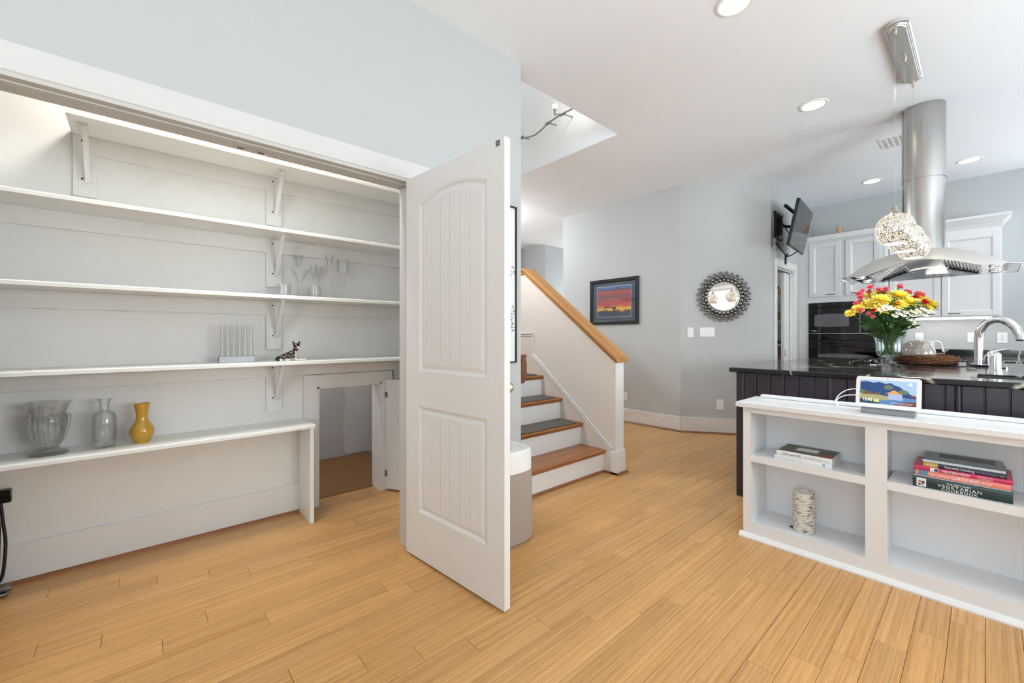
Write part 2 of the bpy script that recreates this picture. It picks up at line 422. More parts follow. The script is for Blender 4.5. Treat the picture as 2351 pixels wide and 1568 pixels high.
struct('wall_tv', m, 'wall_paint')
m = M()
m.box(PX0 - 0.075, PX0, 1.66, 1.678, 0, PZ_ + 0.08, bev=0.003); m.box(PX1, PX1 + 0.08, 1.66, 1.678, 0, PZ_ + 0.08, bev=0.003); m.box(PX0, PX1, 1.66, 1.678, PZ_, PZ_ + 0.08, bev=0.003)
m.box(PX0, PX0 + 0.015, 1.665, 1.81, 0, PZ_); m.box(PX1 - 0.015, PX1, 1.665, 1.81, 0, PZ_); m.box(PX0, PX1, 1.665, 1.81, PZ_ - 0.015, PZ_)
m.box(PX1 - 0.03, PX1 - 0.015, 1.70, 1.715, 0, PZ_ - 0.015); m.box(PX0, PX1, 1.70, 1.715, PZ_ - 0.03, PZ_ - 0.015)
struct('trim_6', m, 'white_trim')
pd = struct('door_2', M().box(6.215, 6.44, 1.722, 1.757, 0.01, 2.0, bev=0.002), 'white_trim')
obj('latch', M().box(6.23, 6.27, 1.7195, 1.7225, 0.92, 1.0, bev=0.002).box(6.24, 6.26, 1.7188, 1.7200, 0.94, 0.98), 'brushed_nickel', pd)
# baseboards and shoes of the picture wall and the mirror wall
m = M(); m.box(4.996, 5.012, 2.498, 4.43, 0, 0.185, bev=0.003)
struct('baseboard_picture', m, 'white_trim')
dv = (AW1 - AW0).normalized(); nv = Vector((-dv.y, dv.x)); nv = -nv if nv.x > 0 else nv
q0, q1 = AW0 + nv * 0.016, AW1 + nv * 0.016
m = M(); m.poly([(AW0.x, AW0.y, 0), (AW1.x, AW1.y, 0), (q1.x, q1.y, 0), (q0.x - 0.003, q0.y - 0.004, 0)], (0, 0, 0.185))
struct('baseboard_mirror', m, 'white_trim')
shoe('trim_7', [(4.996, 4.43, 0), (4.996, 2.497, 0)][::-1], 'shoe_wood_y')
shoe('trim_8', [(q1.x, q1.y, 0), (q0.x, q0.y, 0)], 'shoe_wood_y')
# ---- outer walls with windows
def wall_with_holes(name, axis, pos, thick, a0, a1, holes, material='wall_paint'):
    m = M()
    def put(u0, u1, z0, z1):
        if u1 - u0 < 1e-4 or z1 - z0 < 1e-4: return
        if axis == 'Y': m.box(u0, u1, pos, pos + thick, z0, z1)
        else: m.box(pos, pos + thick, u0, u1, z0, z1)
    u = a0
    for h0, h1, z0, z1 in holes:
        put(u, h0, 0, CE); put(h0, h1, 0, z0); put(h0, h1, z1, CE); u = h1
    put(u, a1, 0, CE)
    return struct(name, m, material)
HS = [(-1.6, 0.4, 0.5, 2.5), (1.4, 3.4, 0.5, 2.5), (4.2, 6.2, 0.5, 2.5)]
HE = [(-1.66, -0.44, 1.05, 2.42)]
HW = [(-1.8, 0.4, 0.45, 2.55)]
wall_with_holes('wall_back', 'Y', YS - 0.12, 0.12, XW - 0.1, XE + 0.12, HS)
wall_with_holes('wall_right', 'X', XE, 0.12, YS, 4.43, HE)
wall_with_holes('wall_west', 'X', XW - 0.12, 0.12, YS, 2.12, HW)
def window(idx, axis, pos, h, inward):
    u0, u1, z0, z1 = h
    def bx(m, a, b, c, d, t0, t1):
        if axis == 'Y': m.box(a, b, min(t0, t1), max(t0, t1), c, d, bev=0.002)
        else: m.box(min(t0, t1), max(t0, t1), a, b, c, d, bev=0.002)
    t0, t1 = pos - inward * 0.02, pos - inward * 0.07
    e = thing('window_%d' % idx, None, None, kind='structure')
    m = M(); f = 0.05
    bx(m, u0, u1, z0, z0 + f, t0, t1); bx(m, u0, u1, z1 - f, z1, t0, t1); bx(m, u0, u0 + f, z0 + f, z1 - f, t0, t1); bx(m, u1 - f, u1, z0 + f, z1 - f, t0, t1)
    c = (u0 + u1) / 2; bx(m, c - f / 2, c + f / 2, z0 + f, z1 - f, t0, t1)
    obj('window_frame', m, 'white_trim', e)
    m = M(); k = 0.085
    s0, s1 = pos, pos + inward * 0.018
    bx(m, u0 - k, u1 + k, z1, z1 + k, s0, s1); bx(m, u0 - k, u0, z0 - k, z1, s0, s1); bx(m, u1, u1 + k, z0 - k, z1, s0, s1); bx(m, u0, u1, z0 - k, z0, s0, s1)
    obj('window_casing', m, 'white_trim', e)
    m = M(); g = pos - inward * 0.045
    bx(m, u0 + f, c - f / 2, z0 + f, z1 - f, g - 0.002, g + 0.002)
    obj('pane', m, 'clear_glass', e)
    m = M(); bx(m, c + f / 2, u1 - f, z0 + f, z1 - f, g - 0.002, g + 0.002); obj('pane', m, 'clear_glass', e)
for i, h in enumerate(HS): window(i + 1, 'Y', YS, h, 1)
window(4, 'X', XE, HE[0], -1); window(5, 'X', XW, HW[0], 1)
# ---- staircase
RISE, RUN, Y1, TX0, TX1 = 0.198, 0.251, 2.212, SX0, 3.03
st = thing('staircase', 'oak and white painted staircase climbing between closet wall and half wall', 'stairs', (2.5, 2.212, 0))
for i in range(5):
    y = Y1 + RUN * i; z = RISE * (i + 1)
    obj('riser', M().box(TX0, TX1, y, y + 0.02, z - RISE, z - 0.027), 'white_trim', st)
    if i < 4:
        prof = [(-0.03 + 0.014 - 0.014 * math.cos(a), z - 0.0135 + 0.0135 * math.sin(a)) for a in [R(-90 + 20 * k) for k in range(10)]]
        pts = [(TX0, y + dy, zz) for dy, zz in [(-0.016 - 0.014 * math.cos(a), z - 0.0135 + 0.0135 * math.sin(a)) for a in [R(-90 + 20 * k) for k in range(10)]]] + [(TX0, y + RUN, z), (TX0, y + RUN, z - 0.027)]
        tr = obj('tread', M().poly(pts, (TX1 - TX0, 0, 0)), 'oak_tread', st)
        obj('cove_moulding', M().poly([(TX0, y, z - 0.027), (TX0, y - 0.015, z - 0.027), (TX0, y - 0.011, z - 0.034), (TX0, y - 0.004, z - 0.040), (TX0, y, z - 0.044)], (TX1 - TX0, 0, 0)), 'oak_tread', tr)
    else:
        obj('landing', M().box(TX0, TX1 + 0.01, y - 0.03, 4.55, z - 0.027, z, bev=0.004), 'oak_tread', st)
shoe('trim_9', [(3.025, 2.212, 0), (SX0, 2.212, 0)][::1])
WH = ['first', 'second', 'third']
mat('mat_pile', (104, 100, 96), 0.95, bump=1.0, bscale=900, var=0.55, vscale=260)
for i in (1, 2, 3):
    y = Y1 + RUN * i; z = RISE * (i + 1)
    o = obj('stair_mat', M().box(TX0 + 0.14, TX1 - 0.075, y - 0.012, y + 0.2, z, z + 0.011, bev=0.004), 'mat_pile')
    tag(o, ['', 'grey carpet mat on the second stair tread, lowest of the mats', 'grey carpet mat on the third stair tread, middle of the mats', 'grey carpet mat on the fourth stair tread, highest of the mats'][i], 'mat', 'carpet stair treads')
# half wall beside the stairs
HX0, HX1 = 3.04, 3.15
m = M()
m.poly([(HX0, 2.10, 0), (HX0, 2.10, 0.990), (HX0, 3.215, 1.850), (HX0, 4.55, 1.850), (HX0, 4.55, 0)], (HX1 - HX0, 0, 0))
hw = struct('wall_stair_right', m, 'stair_wall_paint')
obj('end_board', M().box(HX0 - 0.003, HX1 + 0.003, 2.088, 2.101, 0.0, 0.978, bev=0.002), 'white_trim', hw)
obj('base_block', M().box(HX0 - 0.014, HX1 + 0.014, 2.076, 2.14, 0.0, 0.196, bev=0.004).box(HX0 - 0.010, HX1 + 0.010, 2.080, 2.12, 0.19, 0.207, bev=0.005, seg=2), 'white_trim', hw)
sl = (1.850 - 0.990) / (3.215 - 2.10)
cp = [(2.062, 0.990 - 0.038 * sl), (3.222, 1.856), (4.55, 1.856)]
prof = [(-0.075, 0), (0.075, 0), (0.085, 0.012), (0.085, 0.026), (0.075, 0.036), (-0.075, 0.036), (-0.085, 0.026), (-0.085, 0.012)]
ls = []
for k, (y, z) in enumerate(cp):
    ls.append([((HX0 + HX1) / 2 + a, y, z + b * (1.25 if k == 0 else 1.12 if k == 1 else 1)) for a, b in prof])
obj('cap', M().loops(ls, smooth=False), 'oak_cap', hw)
obj('cap_moulding', M().poly([(HX0 - 0.014, 2.085, 0.975), (HX0 - 0.014, 2.085, 0.955), (HX0 - 0.014, 3.225, 1.834), (HX0 - 0.014, 4.55, 1.834), (HX0 - 0.014, 4.55, 1.854), (HX0 - 0.014, 3.215, 1.854)], (HX1 - HX0 + 0.028, 0, 0)), 'oak_cap', hw)
m = M()   # skirt board following the treads, with its moulding
m.poly([(3.03, 2.14, 0), (3.03, 2.14, 0.215), (3.03, 3.085, 0.985), (3.03, 3.085, 1.19), (3.03, 4.5, 1.19), (3.03, 4.5, 0)], (0.0101, 0, 0))
obj('skirt_board', m, 'stair_wall_paint', hw)
for k, off in (('a', 0.0), ('b', 0.024)):
    P = [(2.15, 0.212), (3.109, 0.994), (3.109, 1.188), (4.5, 1.188)] if k == 'b' else [(2.125, 0.222), (3.085, 1.004), (3.085, 1.212), (4.5, 1.212)]
    m = M()
    for (ya, za), (yb, zb) in zip(P, P[1:]):
        L_ = math.hypot(yb - ya, zb - za); ang = math.atan2(zb - za, yb - ya)
        m.box(-0.004, L_ + 0.004, -0.008, 0.004, -0.005, 0.005, bev=0.002, mx=Matrix.Translation((3.03, ya, za)) @ Matrix(((0, 1, 0, 0), (math.cos(ang), 0, -math.sin(ang), 0), (math.sin(ang), 0, math.cos(ang), 0), (0, 0, 0, 1))))
    obj('skirt_moulding', m, 'white_trim', hw)
shoe('trim_10', [(HX1 + 0.034, 2.076, 0), (HX0 - 0.014, 2.076, 0)][::1])
shoe('trim_11', [(HX0 - 0.014, 2.068, 0), (HX0 - 0.014, 2.20, 0)][::-1], 'shoe_wood_y')
# handrail on the closet-wall side of the stairs
hr = thing('stair_handrail', 'dark wooden stair handrail end showing past the closet wall corner', 'handrail', (2.03, 2.17, 0.9))
m = M()
prof = [(-0.026, -0.055), (0.026, -0.055), (0.026, 0.03), (0.016, 0.055), (-0.016, 0.055), (-0.026, 0.03)]
m.loops([[(2.036 + a, y, 0.965 + (y - 2.17) * sl + b) for a, b in prof] for y in (2.165, 3.1)], smooth=False)
obj('rail', m, 'dark_rail', hr)
obj('rail_return', M().box(1.975, 2.05, 2.17, 2.20, 0.85, 1.01, bev=0.004), 'dark_rail', hr)
obj('bracket', M().tube([(1.964, 2.6, 1.2), (2.02, 2.6, 1.2), (2.036, 2.6, 1.24)], 0.007), 'brushed_nickel', hr)
# ---- closet door, open, with an arched plank panel
DA = math.atan2(1.359 - 2.105, 1.163 - 1.093)
d1 = thing('door_1', None, None, (1.093, 2.105, 0), DA, kind='structure')
DW, DZ0, DZ1 = 0.749, 0.012, 2.04
PXa, PXb = 0.119, 0.637
def arch(x0, x1, z, rise, n=14):
    c = (x0 + x1) / 2
    return [(x0 + (x1 - x0) * i / n, z + rise * (1 - ((x0 + (x1 - x0) * i / n - c) / ((x1 - x0) / 2)) ** 2)) for i in range(n + 1)]
obj('core', M().box(0.002, DW - 0.0125, 0.011, 0.024, DZ0 + 0.002, DZ1 - 0.002), 'door_paint', d1, local=True)
for s_ in (0, 1):
    y0, y1 = (0.0, 0.012) if s_ == 0 else (0.023, 0.035)
    def pr(pts): return M().poly([(x, y0, z) for x, z in pts], (0, y1 - y0, 0))
    obj('stile', pr([(0, DZ0), (PXa, DZ0), (PXa, DZ1), (0, DZ1)]), 'door_paint', d1, local=True)
    obj('stile', pr([(PXb, DZ0), (DW - 0.012, DZ0), (DW - 0.012, DZ1), (PXb, DZ1)]), 'door_paint', d1, local=True)
    obj('rail', pr([(PXa, DZ0), (PXb, DZ0), (PXb, 0.257), (PXa, 0.257)]), 'door_paint', d1, local=True)
    obj('rail', pr([(PXa, 0.818), (PXb, 0.818), (PXb, 1.0), (PXa, 1.0)]), 'door_paint', d1, local=True)
    obj('rail', pr(arch(PXa, PXb, 1.886, 0.052) + [(PXb, DZ1), (PXa, DZ1)]), 'door_paint', d1, local=True)
obj('edge_band', M().box(DW - 0.012, DW, 0.0, 0.035, DZ0, DZ1), 'door_paint', d1, local=True)
def ring(z0, z1, rise):
    def loop(o_, y):
        a, b = PXa + o_, PXb - o_
        up = arch(a, b, z1 - o_, rise * (b - a) / (PXb - PXa) if rise else 0.0)
        return [(x, y, z) for x, z in [(a, z0 + o_), (b, z0 + o_)] + up[::-1]]
    m = M(); m.loops([loop(0, -0.0005), loop(0.004, 0.001), loop(0.010, 0.004), loop(0.015, 0.0095), loop(0.020, 0.0095), loop(0.040, 0.003), loop(0.042, 0.004)], caps=False, smooth=False)
    return m
for z0, z1, rise in ((1.0, 1.886, 0.052), (0.257, 0.818, 0.0)):
    p_ = obj('panel_moulding', ring(z0, z1, rise), 'door_paint', d1, local=True)
    obj('panel_backing', M().box(0.150, 0.606, 0.0058, 0.012, z0 + 0.045, z1 - 0.042), 'door_paint', d1, local=True)
    xs = [0.160, 0.228, 0.301, 0.374, 0.449, 0.523, 0.596]
    c = (PXa + PXb) / 2; hwid = (PXb - PXa) / 2 - 0.04
    for a, b in zip(xs, xs[1:]):
        t_ = lambda x: z1 - 0.041 + (rise * 0.85 * (1 - ((x - c) / hwid) ** 2) if rise else 0)
        obj('panel_board', M().poly([(x, 0.0035, z) for x, z in [(a + 0.0007, z0 + 0.041), (b - 0.0007, z0 + 0.041), (b - 0.0007, t_(b)), ((a + b) / 2, t_((a + b) / 2)), (a + 0.0007, t_(a))]], (0, 0.008, 0)), 'door_paint', d1, local=True)
cp_ = obj('ball_catch_plate', M().box(0.697, 0.722, -0.0015, 0.0, 2.008, 2.034, bev=0.0006), 'zinc', d1, local=True)
m = M()
for a, b in ((0.703, 2.028), (0.716, 2.028), (0.703, 2.014), (0.716, 2.014)): m.box(a - 0.002, a + 0.002, -0.0022, -0.0014, b - 0.002, b + 0.002)
obj('catch_screw', m, 'screw_black', cp_, local=True)
kx = Matrix.Rotation(R(-90), 4, 'X')
obj('door_knob', M().lathe([(0.028, 0.0), (0.028, 0.005), (0.011, 0.008), (0.011, 0.03), (0.022, 0.036), (0.027, 0.05), (0.022, 0.062), (0.0, 0.065)], (0.69, 0.035, 0.955), 24, kx), 'brushed_nickel', d1, local=True)
for z in (0.25, 1.05, 1.85): obj('hinge', M().tube([(0.0, 0.042, z - 0.045), (0.0, 0.042, z + 0.045)], 0.006), 'brushed_nickel', d1, local=True)
# ---- crawl-space door, swung open
A3 = math.atan2(2.72 - 3.062, 1.60 - 1.418)
d3 = thing('door_3', None, None, (1.418, 3.062, 0), A3, kind='structure')
obj('slab', M().box(0.0, 0.44, 0.0, 0.02, 0.012, 0.852, bev=0.002), 'white_trim', d3, local=True)
for z in (0.13, 0.735):
    h_ = obj('hinge', M().box(-0.006, 0.016, -0.004, 0.0, z - 0.022, z + 0.022, bev=0.001).tube([(-0.004, -0.003, z - 0.022), (-0.004, -0.003, z + 0.022)], 0.004), 'zinc', d3, local=True)
# ================================================================= CLOSET
SB = 3.09
SPOS = ['top', 'second', 'third', 'fourth']
SL = ['short top closet shelf under the header, on two brackets', 'white closet shelf second from the top, nothing standing on it',
      'white closet shelf third from the top, holding the clear glassware', 'white closet shelf fourth from the top, holding the dog figurine']
def bracket(parent, x, z):
    b = obj('bracket', M().box(x - 0.030, x - 0.002, SB - 0.022, SB - 0.018, z - 0.235, z, bev=0.001)
            .box(x - 0.022, x - 0.004, SB - 0.20, SB - 0.018, z - 0.004, z, bev=0.001)
            .poly([(x - 0.003, SB - 0.022, z - 0.225), (x - 0.003, SB - 0.022, z - 0.245), (x - 0.003, SB - 0.202, z - 0.012), (x - 0.003, SB - 0.202, z), (x - 0.003, SB - 0.170, z)], (0.020, 0, 0)), 'white_trim', parent)
    for zz in (z - 0.03, z - 0.225):
        obj('screw', M().lathe([(0.0048, 0), (0.0048, 0.002), (0.002, 0.003)], (x - 0.014, SB - 0.0225, zz), 10, Matrix.Rotation(R(90), 4, 'X')), 'screw_black', b)
for i, z in enumerate((2.217, 1.815, 1.413, 1.010)):
    x0 = -0.257 if i == 0 else -1.1
    s = thing('wall_shelf', SL[i], 'shelf', (0.5, SB, z), group='closet wall shelves')
    m = M(); f = [(2.81, z), (2.81, z + 0.016), (2.813, z + 0.020), (2.817, z + 0.022), (SB, z + 0.022), (SB, z)]
    m.poly([(x0, y, zz) for y, zz in f], (1.75 - x0, 0, 0)); obj('board', m, 'shelf_gloss_white', s)
    for a, b in ((-1.1 if i else -0.253, 0.611), (0.700, 1.75)):
        obj('cleat', M().box(a, b, SB - 0.017, SB, z - 0.09, z, bev=0.0015), 'closet_paint', s)
    pls = [(0.611, 0.700)] + ([(-0.253, -0.166)] if i == 0 else [(-0.585, -0.497)])
    for a, b in pls:
        obj('backing_plate', M().box(a, b, SB - 0.0185, SB, z - 0.313, z, bev=0.0015), 'closet_paint', s)
        bracket(s, (a + b) / 2 + 0.004, z)
bn = thing('bench_shelf', 'low white closet bench shelf with an upright end panel on the floor', 'shelf', (0, 2.95, 0))
z = 0.605
obj('board', M().poly([(-1.1, y, zz) for y, zz in [(2.81, z), (2.81, z + 0.015), (2.813, z + 0.020), (2.818, z + 0.023), (SB, z + 0.023), (SB, z)]], (1.1 + 0.832, 0, 0)), 'shelf_gloss_white', bn)
obj('end_panel', M().box(0.806, 0.829, 2.825, 3.074, 0, z, bev=0.002), 'shelf_gloss_white', bn)
obj('cleat', M().box(-1.1, 0.806, SB - 0.016, SB, z - 0.03, z, bev=0.0015), 'closet_paint', bn)
# closet ceiling lamp between header and shelves
cl = thing('closet_lamp', 'flush round lamp on the closet ceiling behind the header', 'lamp', (0.35, 2.50, CE))
mat('lamp_glow', (255, 246, 228), 0.5, emit=6.0)
obj('base', M().lathe([(0.23, -0.02), (0.23, 0.0)], (0.35, 2.50, CE), 32), 'white_plastic', cl)
obj('diffuser', M().lathe([(0.02, -0.075), (0.12, -0.068), (0.2, -0.045), (0.22, -0.02)], (0.35, 2.50, CE), 32), 'lamp_glow', cl)
lo = area('closet_lamp_light', (0.35, 2.49, CE - 0.10), (R(14), 0, 0), 0.44, 0.44, 14, (1, 0.97, 0.93), 'DISK')
# ---- bench glassware
BZ = 0.628
def lathe_thing(name, label, cat, prof, material, loc, seg=40, group=None, flute=0, fl_amp=0.0):
    o = obj(name, M().lathe(prof, (0, 0, 0), seg, caps=False, flute=flute, fl_amp=fl_amp), material, None, local=True)
    o.location = loc
    return tag(o, label, cat, group)
PV = [(0.0, 0.006), (0.060, 0.004), (0.066, 0.002), (0.066, 0.008), (0.040, 0.024), (0.034, 0.034), (0.040, 0.042), (0.048, 0.060), (0.056, 0.10), (0.062, 0.15), (0.061, 0.178), (0.056, 0.186), (0.058, 0.195), (0.068, 0.225), (0.077, 0.246),
      (0.074, 0.246), (0.064, 0.222), (0.053, 0.192), (0.055, 0.150), (0.050, 0.10), (0.042, 0.062), (0.0, 0.050)]
def pressed_vase(label, x, y):
    v = thing('pressed_glass_vase', label, 'vase', (x, y, BZ), group='clear glass vases on the bench shelf')
    obj('body', M().lathe(PV[4:], (0, 0, 0), 60, caps=False), 'thick_glass', v, local=True)
    obj('foot', M().lathe(PV[:5], (0, 0, 0), 60, caps=False, flute=10, fl_amp=0.02), 'thick_glass', v, local=True)
    m = M()
    for k in range(12):
        a = 2 * math.pi * k / 12
        m.tube([((r_ + 0.003) * math.cos(a), (r_ + 0.003) * math.sin(a), zz) for r_, zz in ((0.046, 0.056), (0.056, 0.10), (0.0625, 0.145), (0.063, 0.178), (0.058, 0.188))], [0.004, 0.006, 0.009, 0.009, 0.003], 8)
    obj('fluted_ribs', m, 'thick_glass', v, local=True)
pressed_vase('footed pressed-glass vase with flared rim, left of the clear bottle vase', -0.322, 2.945)
pressed_vase('glass vase cut by the left edge of the photo, only its rim showing', -0.585, 2.945)
lathe_thing('bottle_vase', 'clear bottle-shaped glass vase beside the yellow vase', 'vase',
            [(0.0, 0.004), (0.040, 0.0), (0.043, 0.008), (0.046, 0.04), (0.048, 0.10), (0.047, 0.145), (0.040, 0.170), (0.022, 0.182), (0.018, 0.190), (0.018, 0.215), (0.021, 0.228), (0.028, 0.243), (0.0265, 0.244), (0.018, 0.230), (0.0155, 0.215), (0.0155, 0.190), (0.020, 0.178), (0.037, 0.165), (0.0435, 0.145), (0.0445, 0.10), (0.042, 0.05), (0.036, 0.032), (0.0, 0.028)], 'thick_glass', (-0.132, 2.95, BZ), group='clear glass vases on the bench shelf')
mat('mustard_glaze', (196, 150, 44), 0.12, spec=0.6, coat=0.5)
lathe_thing('mustard_vase', 'glossy mustard yellow ceramic vase with pinched neck on bench shelf', 'vase',
            [(0.0, 0.0), (0.032, 0.0), (0.034, 0.006), (0.040, 0.022), (0.050, 0.045), (0.052, 0.062), (0.047, 0.080), (0.036, 0.098), (0.028, 0.112), (0.0245, 0.126), (0.025, 0.150), (0.029, 0.180), (0.033, 0.203), (0.0315, 0.204), (0.027, 0.180), (0.022, 0.140), (0.022, 0.118), (0.0, 0.10)], 'mustard_glaze', (0.010, 2.95, BZ))
# ---- glasses on the third shelf
GZ = 1.435
TUM = [(0.0, 0.010), (0.034, 0.008), (0.038, 0.0), (0.0395, 0.006), (0.0395, 0.078), (0.0375, 0.078), (0.037, 0.014), (0.0, 0.013)]
lathe_thing('tumbler', 'low clear glass tumbler below the shelf bracket, left of the martini glass', 'glass', TUM, 'stem_glass', (0.680, 2.93, GZ), group='clear glasses on the closet shelf')
lathe_thing('tumbler', 'low clear glass tumbler right of the martini glass', 'glass', TUM, 'stem_glass', (0.862, 2.92, GZ), group='clear glasses on the closet shelf')
lathe_thing('martini_glass', 'wide cone-shaped martini glass between the two tumblers', 'glass', [(0.0, 0.004), (0.036, 0.0), (0.036, 0.002), (0.006, 0.008), (0.0045, 0.02), (0.0045, 0.085), (0.010, 0.094), (0.058, 0.180), (0.0565, 0.180), (0.010, 0.099), (0.0, 0.097)], 'stem_glass', (0.775, 2.935, GZ), group='clear glasses on the closet shelf')
def holder(h, r): return [(0.0, 0.004), (0.034, 0.0), (0.035, 0.003), (0.007, 0.010), (0.0045, 0.02), (0.0045, h - 0.10), (0.010, h - 0.094), (0.006, h - 0.086), (r * 0.55, h - 0.076), (r * 0.6, h - 0.05), (r * 0.75, h - 0.03), (r, h), (r - 0.002, h), (r * 0.68, h - 0.03), (r * 0.5, h - 0.06), (0.0, h - 0.07)]
for x, y, h, r, lb in ((0.800, 3.045, 0.292, 0.027, 'tall glass candle holder standing behind the martini glass'), (0.880, 3.01, 0.232, 0.025, 'shorter glass candle holder behind the right tumbler'),
                       (0.925, 3.055, 0.228, 0.022, 'slim glass candle holder beside the shorter one, farther back'), (0.978, 2.995, 0.305, 0.029, 'tallest glass candle holder with flared cup'), ):
    lathe_thing('candle_holder', lb, 'candle holder', holder(h, r), 'stem_glass', (x, y, GZ), group='glass candle holders')
lathe_thing('candle_holder', 'glass candle holder with a straight hurricane cup, rightmost on its shelf', 'candle holder', holder(0.19, 0.024)[:-5] + [(0.026, 0.186), (0.038, 0.190), (0.0385, 0.285), (0.0365, 0.285), (0.036, 0.194), (0.0, 0.19)], 'stem_glass', (1.060, 2.97, GZ), group='glass candle holders')
# ---- bud vase rack and dog on the fourth shelf
DZs = 1.032
rk = thing('tube_vase_rack', 'row of six thin glass tubes in a silver metal rack', 'bud vase', (0.43, 2.95, DZs))
m = M(); m.box(0.343, 0.522, 2.935, 2.937, DZs, DZs + 0.034, bev=0.0005).box(0.343, 0.522, 2.967, 2.969, DZs, DZs + 0.034, bev=0.0005).box(0.342, 0.345, 2.933, 2.971, DZs, DZs + 0.036, bev=0.001).box(0.520, 0.523, 2.933, 2.971, DZs, DZs + 0.036, bev=0.001)
mat('silver_leaf', (150, 151, 152), 0.4, 0.9, var=0.12, vscale=60)
obj('rack', m, 'silver_leaf', rk)
for k in range(6):
    x = 0.362 + 0.0285 * k
    obj('tube', M().lathe([(0.0, 0.004), (0.0105, 0.006), (0.0112, 0.012), (0.0112, 0.218), (0.0122, 0.221), (0.0108, 0.221), (0.0098, 0.216), (0.0098, 0.014), (0.0, 0.011)], (x, 2.952, DZs), 20, caps=False), 'stem_glass', rk)
m = bpy.data.materials.new('dog_glaze'); MATS['dog_glaze'] = m; m.use_nodes = True
nt = m.node_tree; n = nt.nodes; b = n['Principled BSDF']; b.inputs['Roughness'].default_value = 0.2; b.inputs['Coat Weight'].default_value = 0.4
at = n.new('ShaderNodeVertexColor'); at.layer_name = 'coat'; nt.links.new(at.outputs[0], b.inputs['Base Color'])
dog = thing('dog_figurine', 'small black and white glazed shepherd dog figurine lying on shelf', 'figurine', (0.70, 2.87, DZs), R(-6))
J = [  # position, radius, parent   (figurine local metres, x to the head side, -y to the room)
    ((-0.045, 0.010, 0.026), 0.021, -1), ((-0.015, 0.010, 0.034), 0.020, 0), ((0.014, 0.008, 0.040), 0.020, 1), ((0.028, 0.004, 0.058), 0.016, 2), ((0.034, 0.0, 0.074), 0.013, 3),
    ((0.036, -0.004, 0.090), 0.0175, 4), ((0.041, -0.020, 0.084), 0.0105, 5), ((0.045, -0.031, 0.080), 0.0075, 6),
    ((0.026, -0.010, 0.026), 0.012, 2), ((0.032, -0.016, 0.010), 0.0085, 8), ((0.058, -0.020, 0.008), 0.007, 9), ((0.078, -0.021, 0.006), 0.006, 10),
    ((0.034, 0.012, 0.024), 0.011, 2), ((0.044, 0.006, 0.010), 0.008, 12), ((0.072, -0.004, 0.008), 0.007, 13), ((0.092, -0.006, 0.006), 0.006, 14),
    ((-0.045, -0.010, 0.022), 0.019, 0), ((-0.018, -0.018, 0.018), 0.010, 16), ((-0.030, -0.022, 0.007), 0.007, 17), ((-0.002, -0.024, 0.006), 0.006, 18),
    ((-0.068, 0.006, 0.016), 0.011, 0), ((-0.078, -0.004, 0.010), 0.009, 20), ((-0.060, -0.022, 0.007), 0.007, 21), ((-0.042, -0.030, 0.006), 0.005, 22),
    ((0.022, 0.000, 0.104), 0.0075, 5), ((0.017, 0.001, 0.124), 0.0034, 24), ((0.050, 0.003, 0.104), 0.0075, 5), ((0.056, 0.004, 0.124), 0.0034, 26)]
me = bpy.data.meshes.new('body'); me.from_pydata([j[0] for j in J], [(j[2], i) for i, j in enumerate(J) if j[2] >= 0], [])
bo = bpy.data.objects.new('body', me); COL.objects.link(bo)
sk = bo.modifiers.new('skin', 'SKIN'); bo.modifiers.new('sub', 'SUBSURF').levels = 2
for i, j in enumerate(J): me.skin_vertices[0].data[i].radius = (j[1], j[1]); me.skin_vertices[0].data[i].use_root = (i == 0)
bpy.context.view_layer.update()
ev = bo.evaluated_get(bpy.context.evaluated_depsgraph_get()); mm = bpy.data.meshes.new_from_object(ev)
bpy.data.objects.remove(bo)
ca = mm.color_attributes.new('coat', 'FLOAT_COLOR', 'POINT')
for v in mm.vertices:
    x, y, zz = v.co; wv = math.sin(x * 160 + y * 90) * 0.004
    white = (zz < 0.015 + wv and x > -0.06) or (x > 0.028 and y < 0.004 and 0.018 < zz < 0.062 + wv) or (0.036 < x < 0.050 and 0.07 < zz < 0.088 and y < -0.022)
    tan = (abs(zz - 0.03 - wv) < 0.004) or (0.068 < zz < 0.086 and y < -0.014)
    c_ = (232, 222, 208) if white else ((118, 106, 92) if tan else (30, 27, 25))
    if y < -0.0345 and zz > 0.079: c_ = (12, 11, 11)
    ca.data[v.index].color = lin(c_)
    v.co.z = max(v.co.z, 0.0)
for p_ in mm.polygons: p_.use_smooth = True
mm.materials.append(MATS['dog_glaze'])
o = bpy.data.objects.new('body', mm); COL.objects.link(o); o.parent = dog; WM[o.name] = WM[dog.name]
m = M()
for dx, dy in ((0.0285, -0.0175), (0.0455, -0.0165)): m.ball((dx, dy, 0.0945), 0.0018, 8, 6)
obj('eye', m, 'screw_black', dog, local=True)
# ---- black stand with hanging cable in the closet corner
bs = thing('cable_stand', 'black stick appliance with looped cable standing at the photo\'s left edge', 'vacuum cleaner', (-0.53, 3.0, 0))
obj('pole', M().tube([(-0.535, 3.02, 0.03), (-0.53, 3.03, 0.47)], 0.014, 12), 'black_plastic', bs)
obj('cable_hook', M().box(-0.56, -0.455, 2.975, 3.02, 0.44, 0.482, bev=0.006).box(-0.485, -0.452, 2.965, 3.0, 0.425, 0.45, bev=0.004), 'black_gloss', bs)
obj('cable', M().tube(smooth([(-0.488, 2.985, 0.45), (-0.479, 2.985, 0.33), (-0.472, 2.985, 0.25), (-0.475, 2.985, 0.15), (-0.485, 2.985, 0.075), (-0.51, 2.985, 0.05), (-0.53, 2.985, 0.075)]), 0.006, 10)
    .tube([(-0.50, 2.992, 0.45), (-0.492, 2.992, 0.30), (-0.495, 2.992, 0.14), (-0.515, 2.992, 0.08)], 0.006, 10), 'black_plastic', bs)
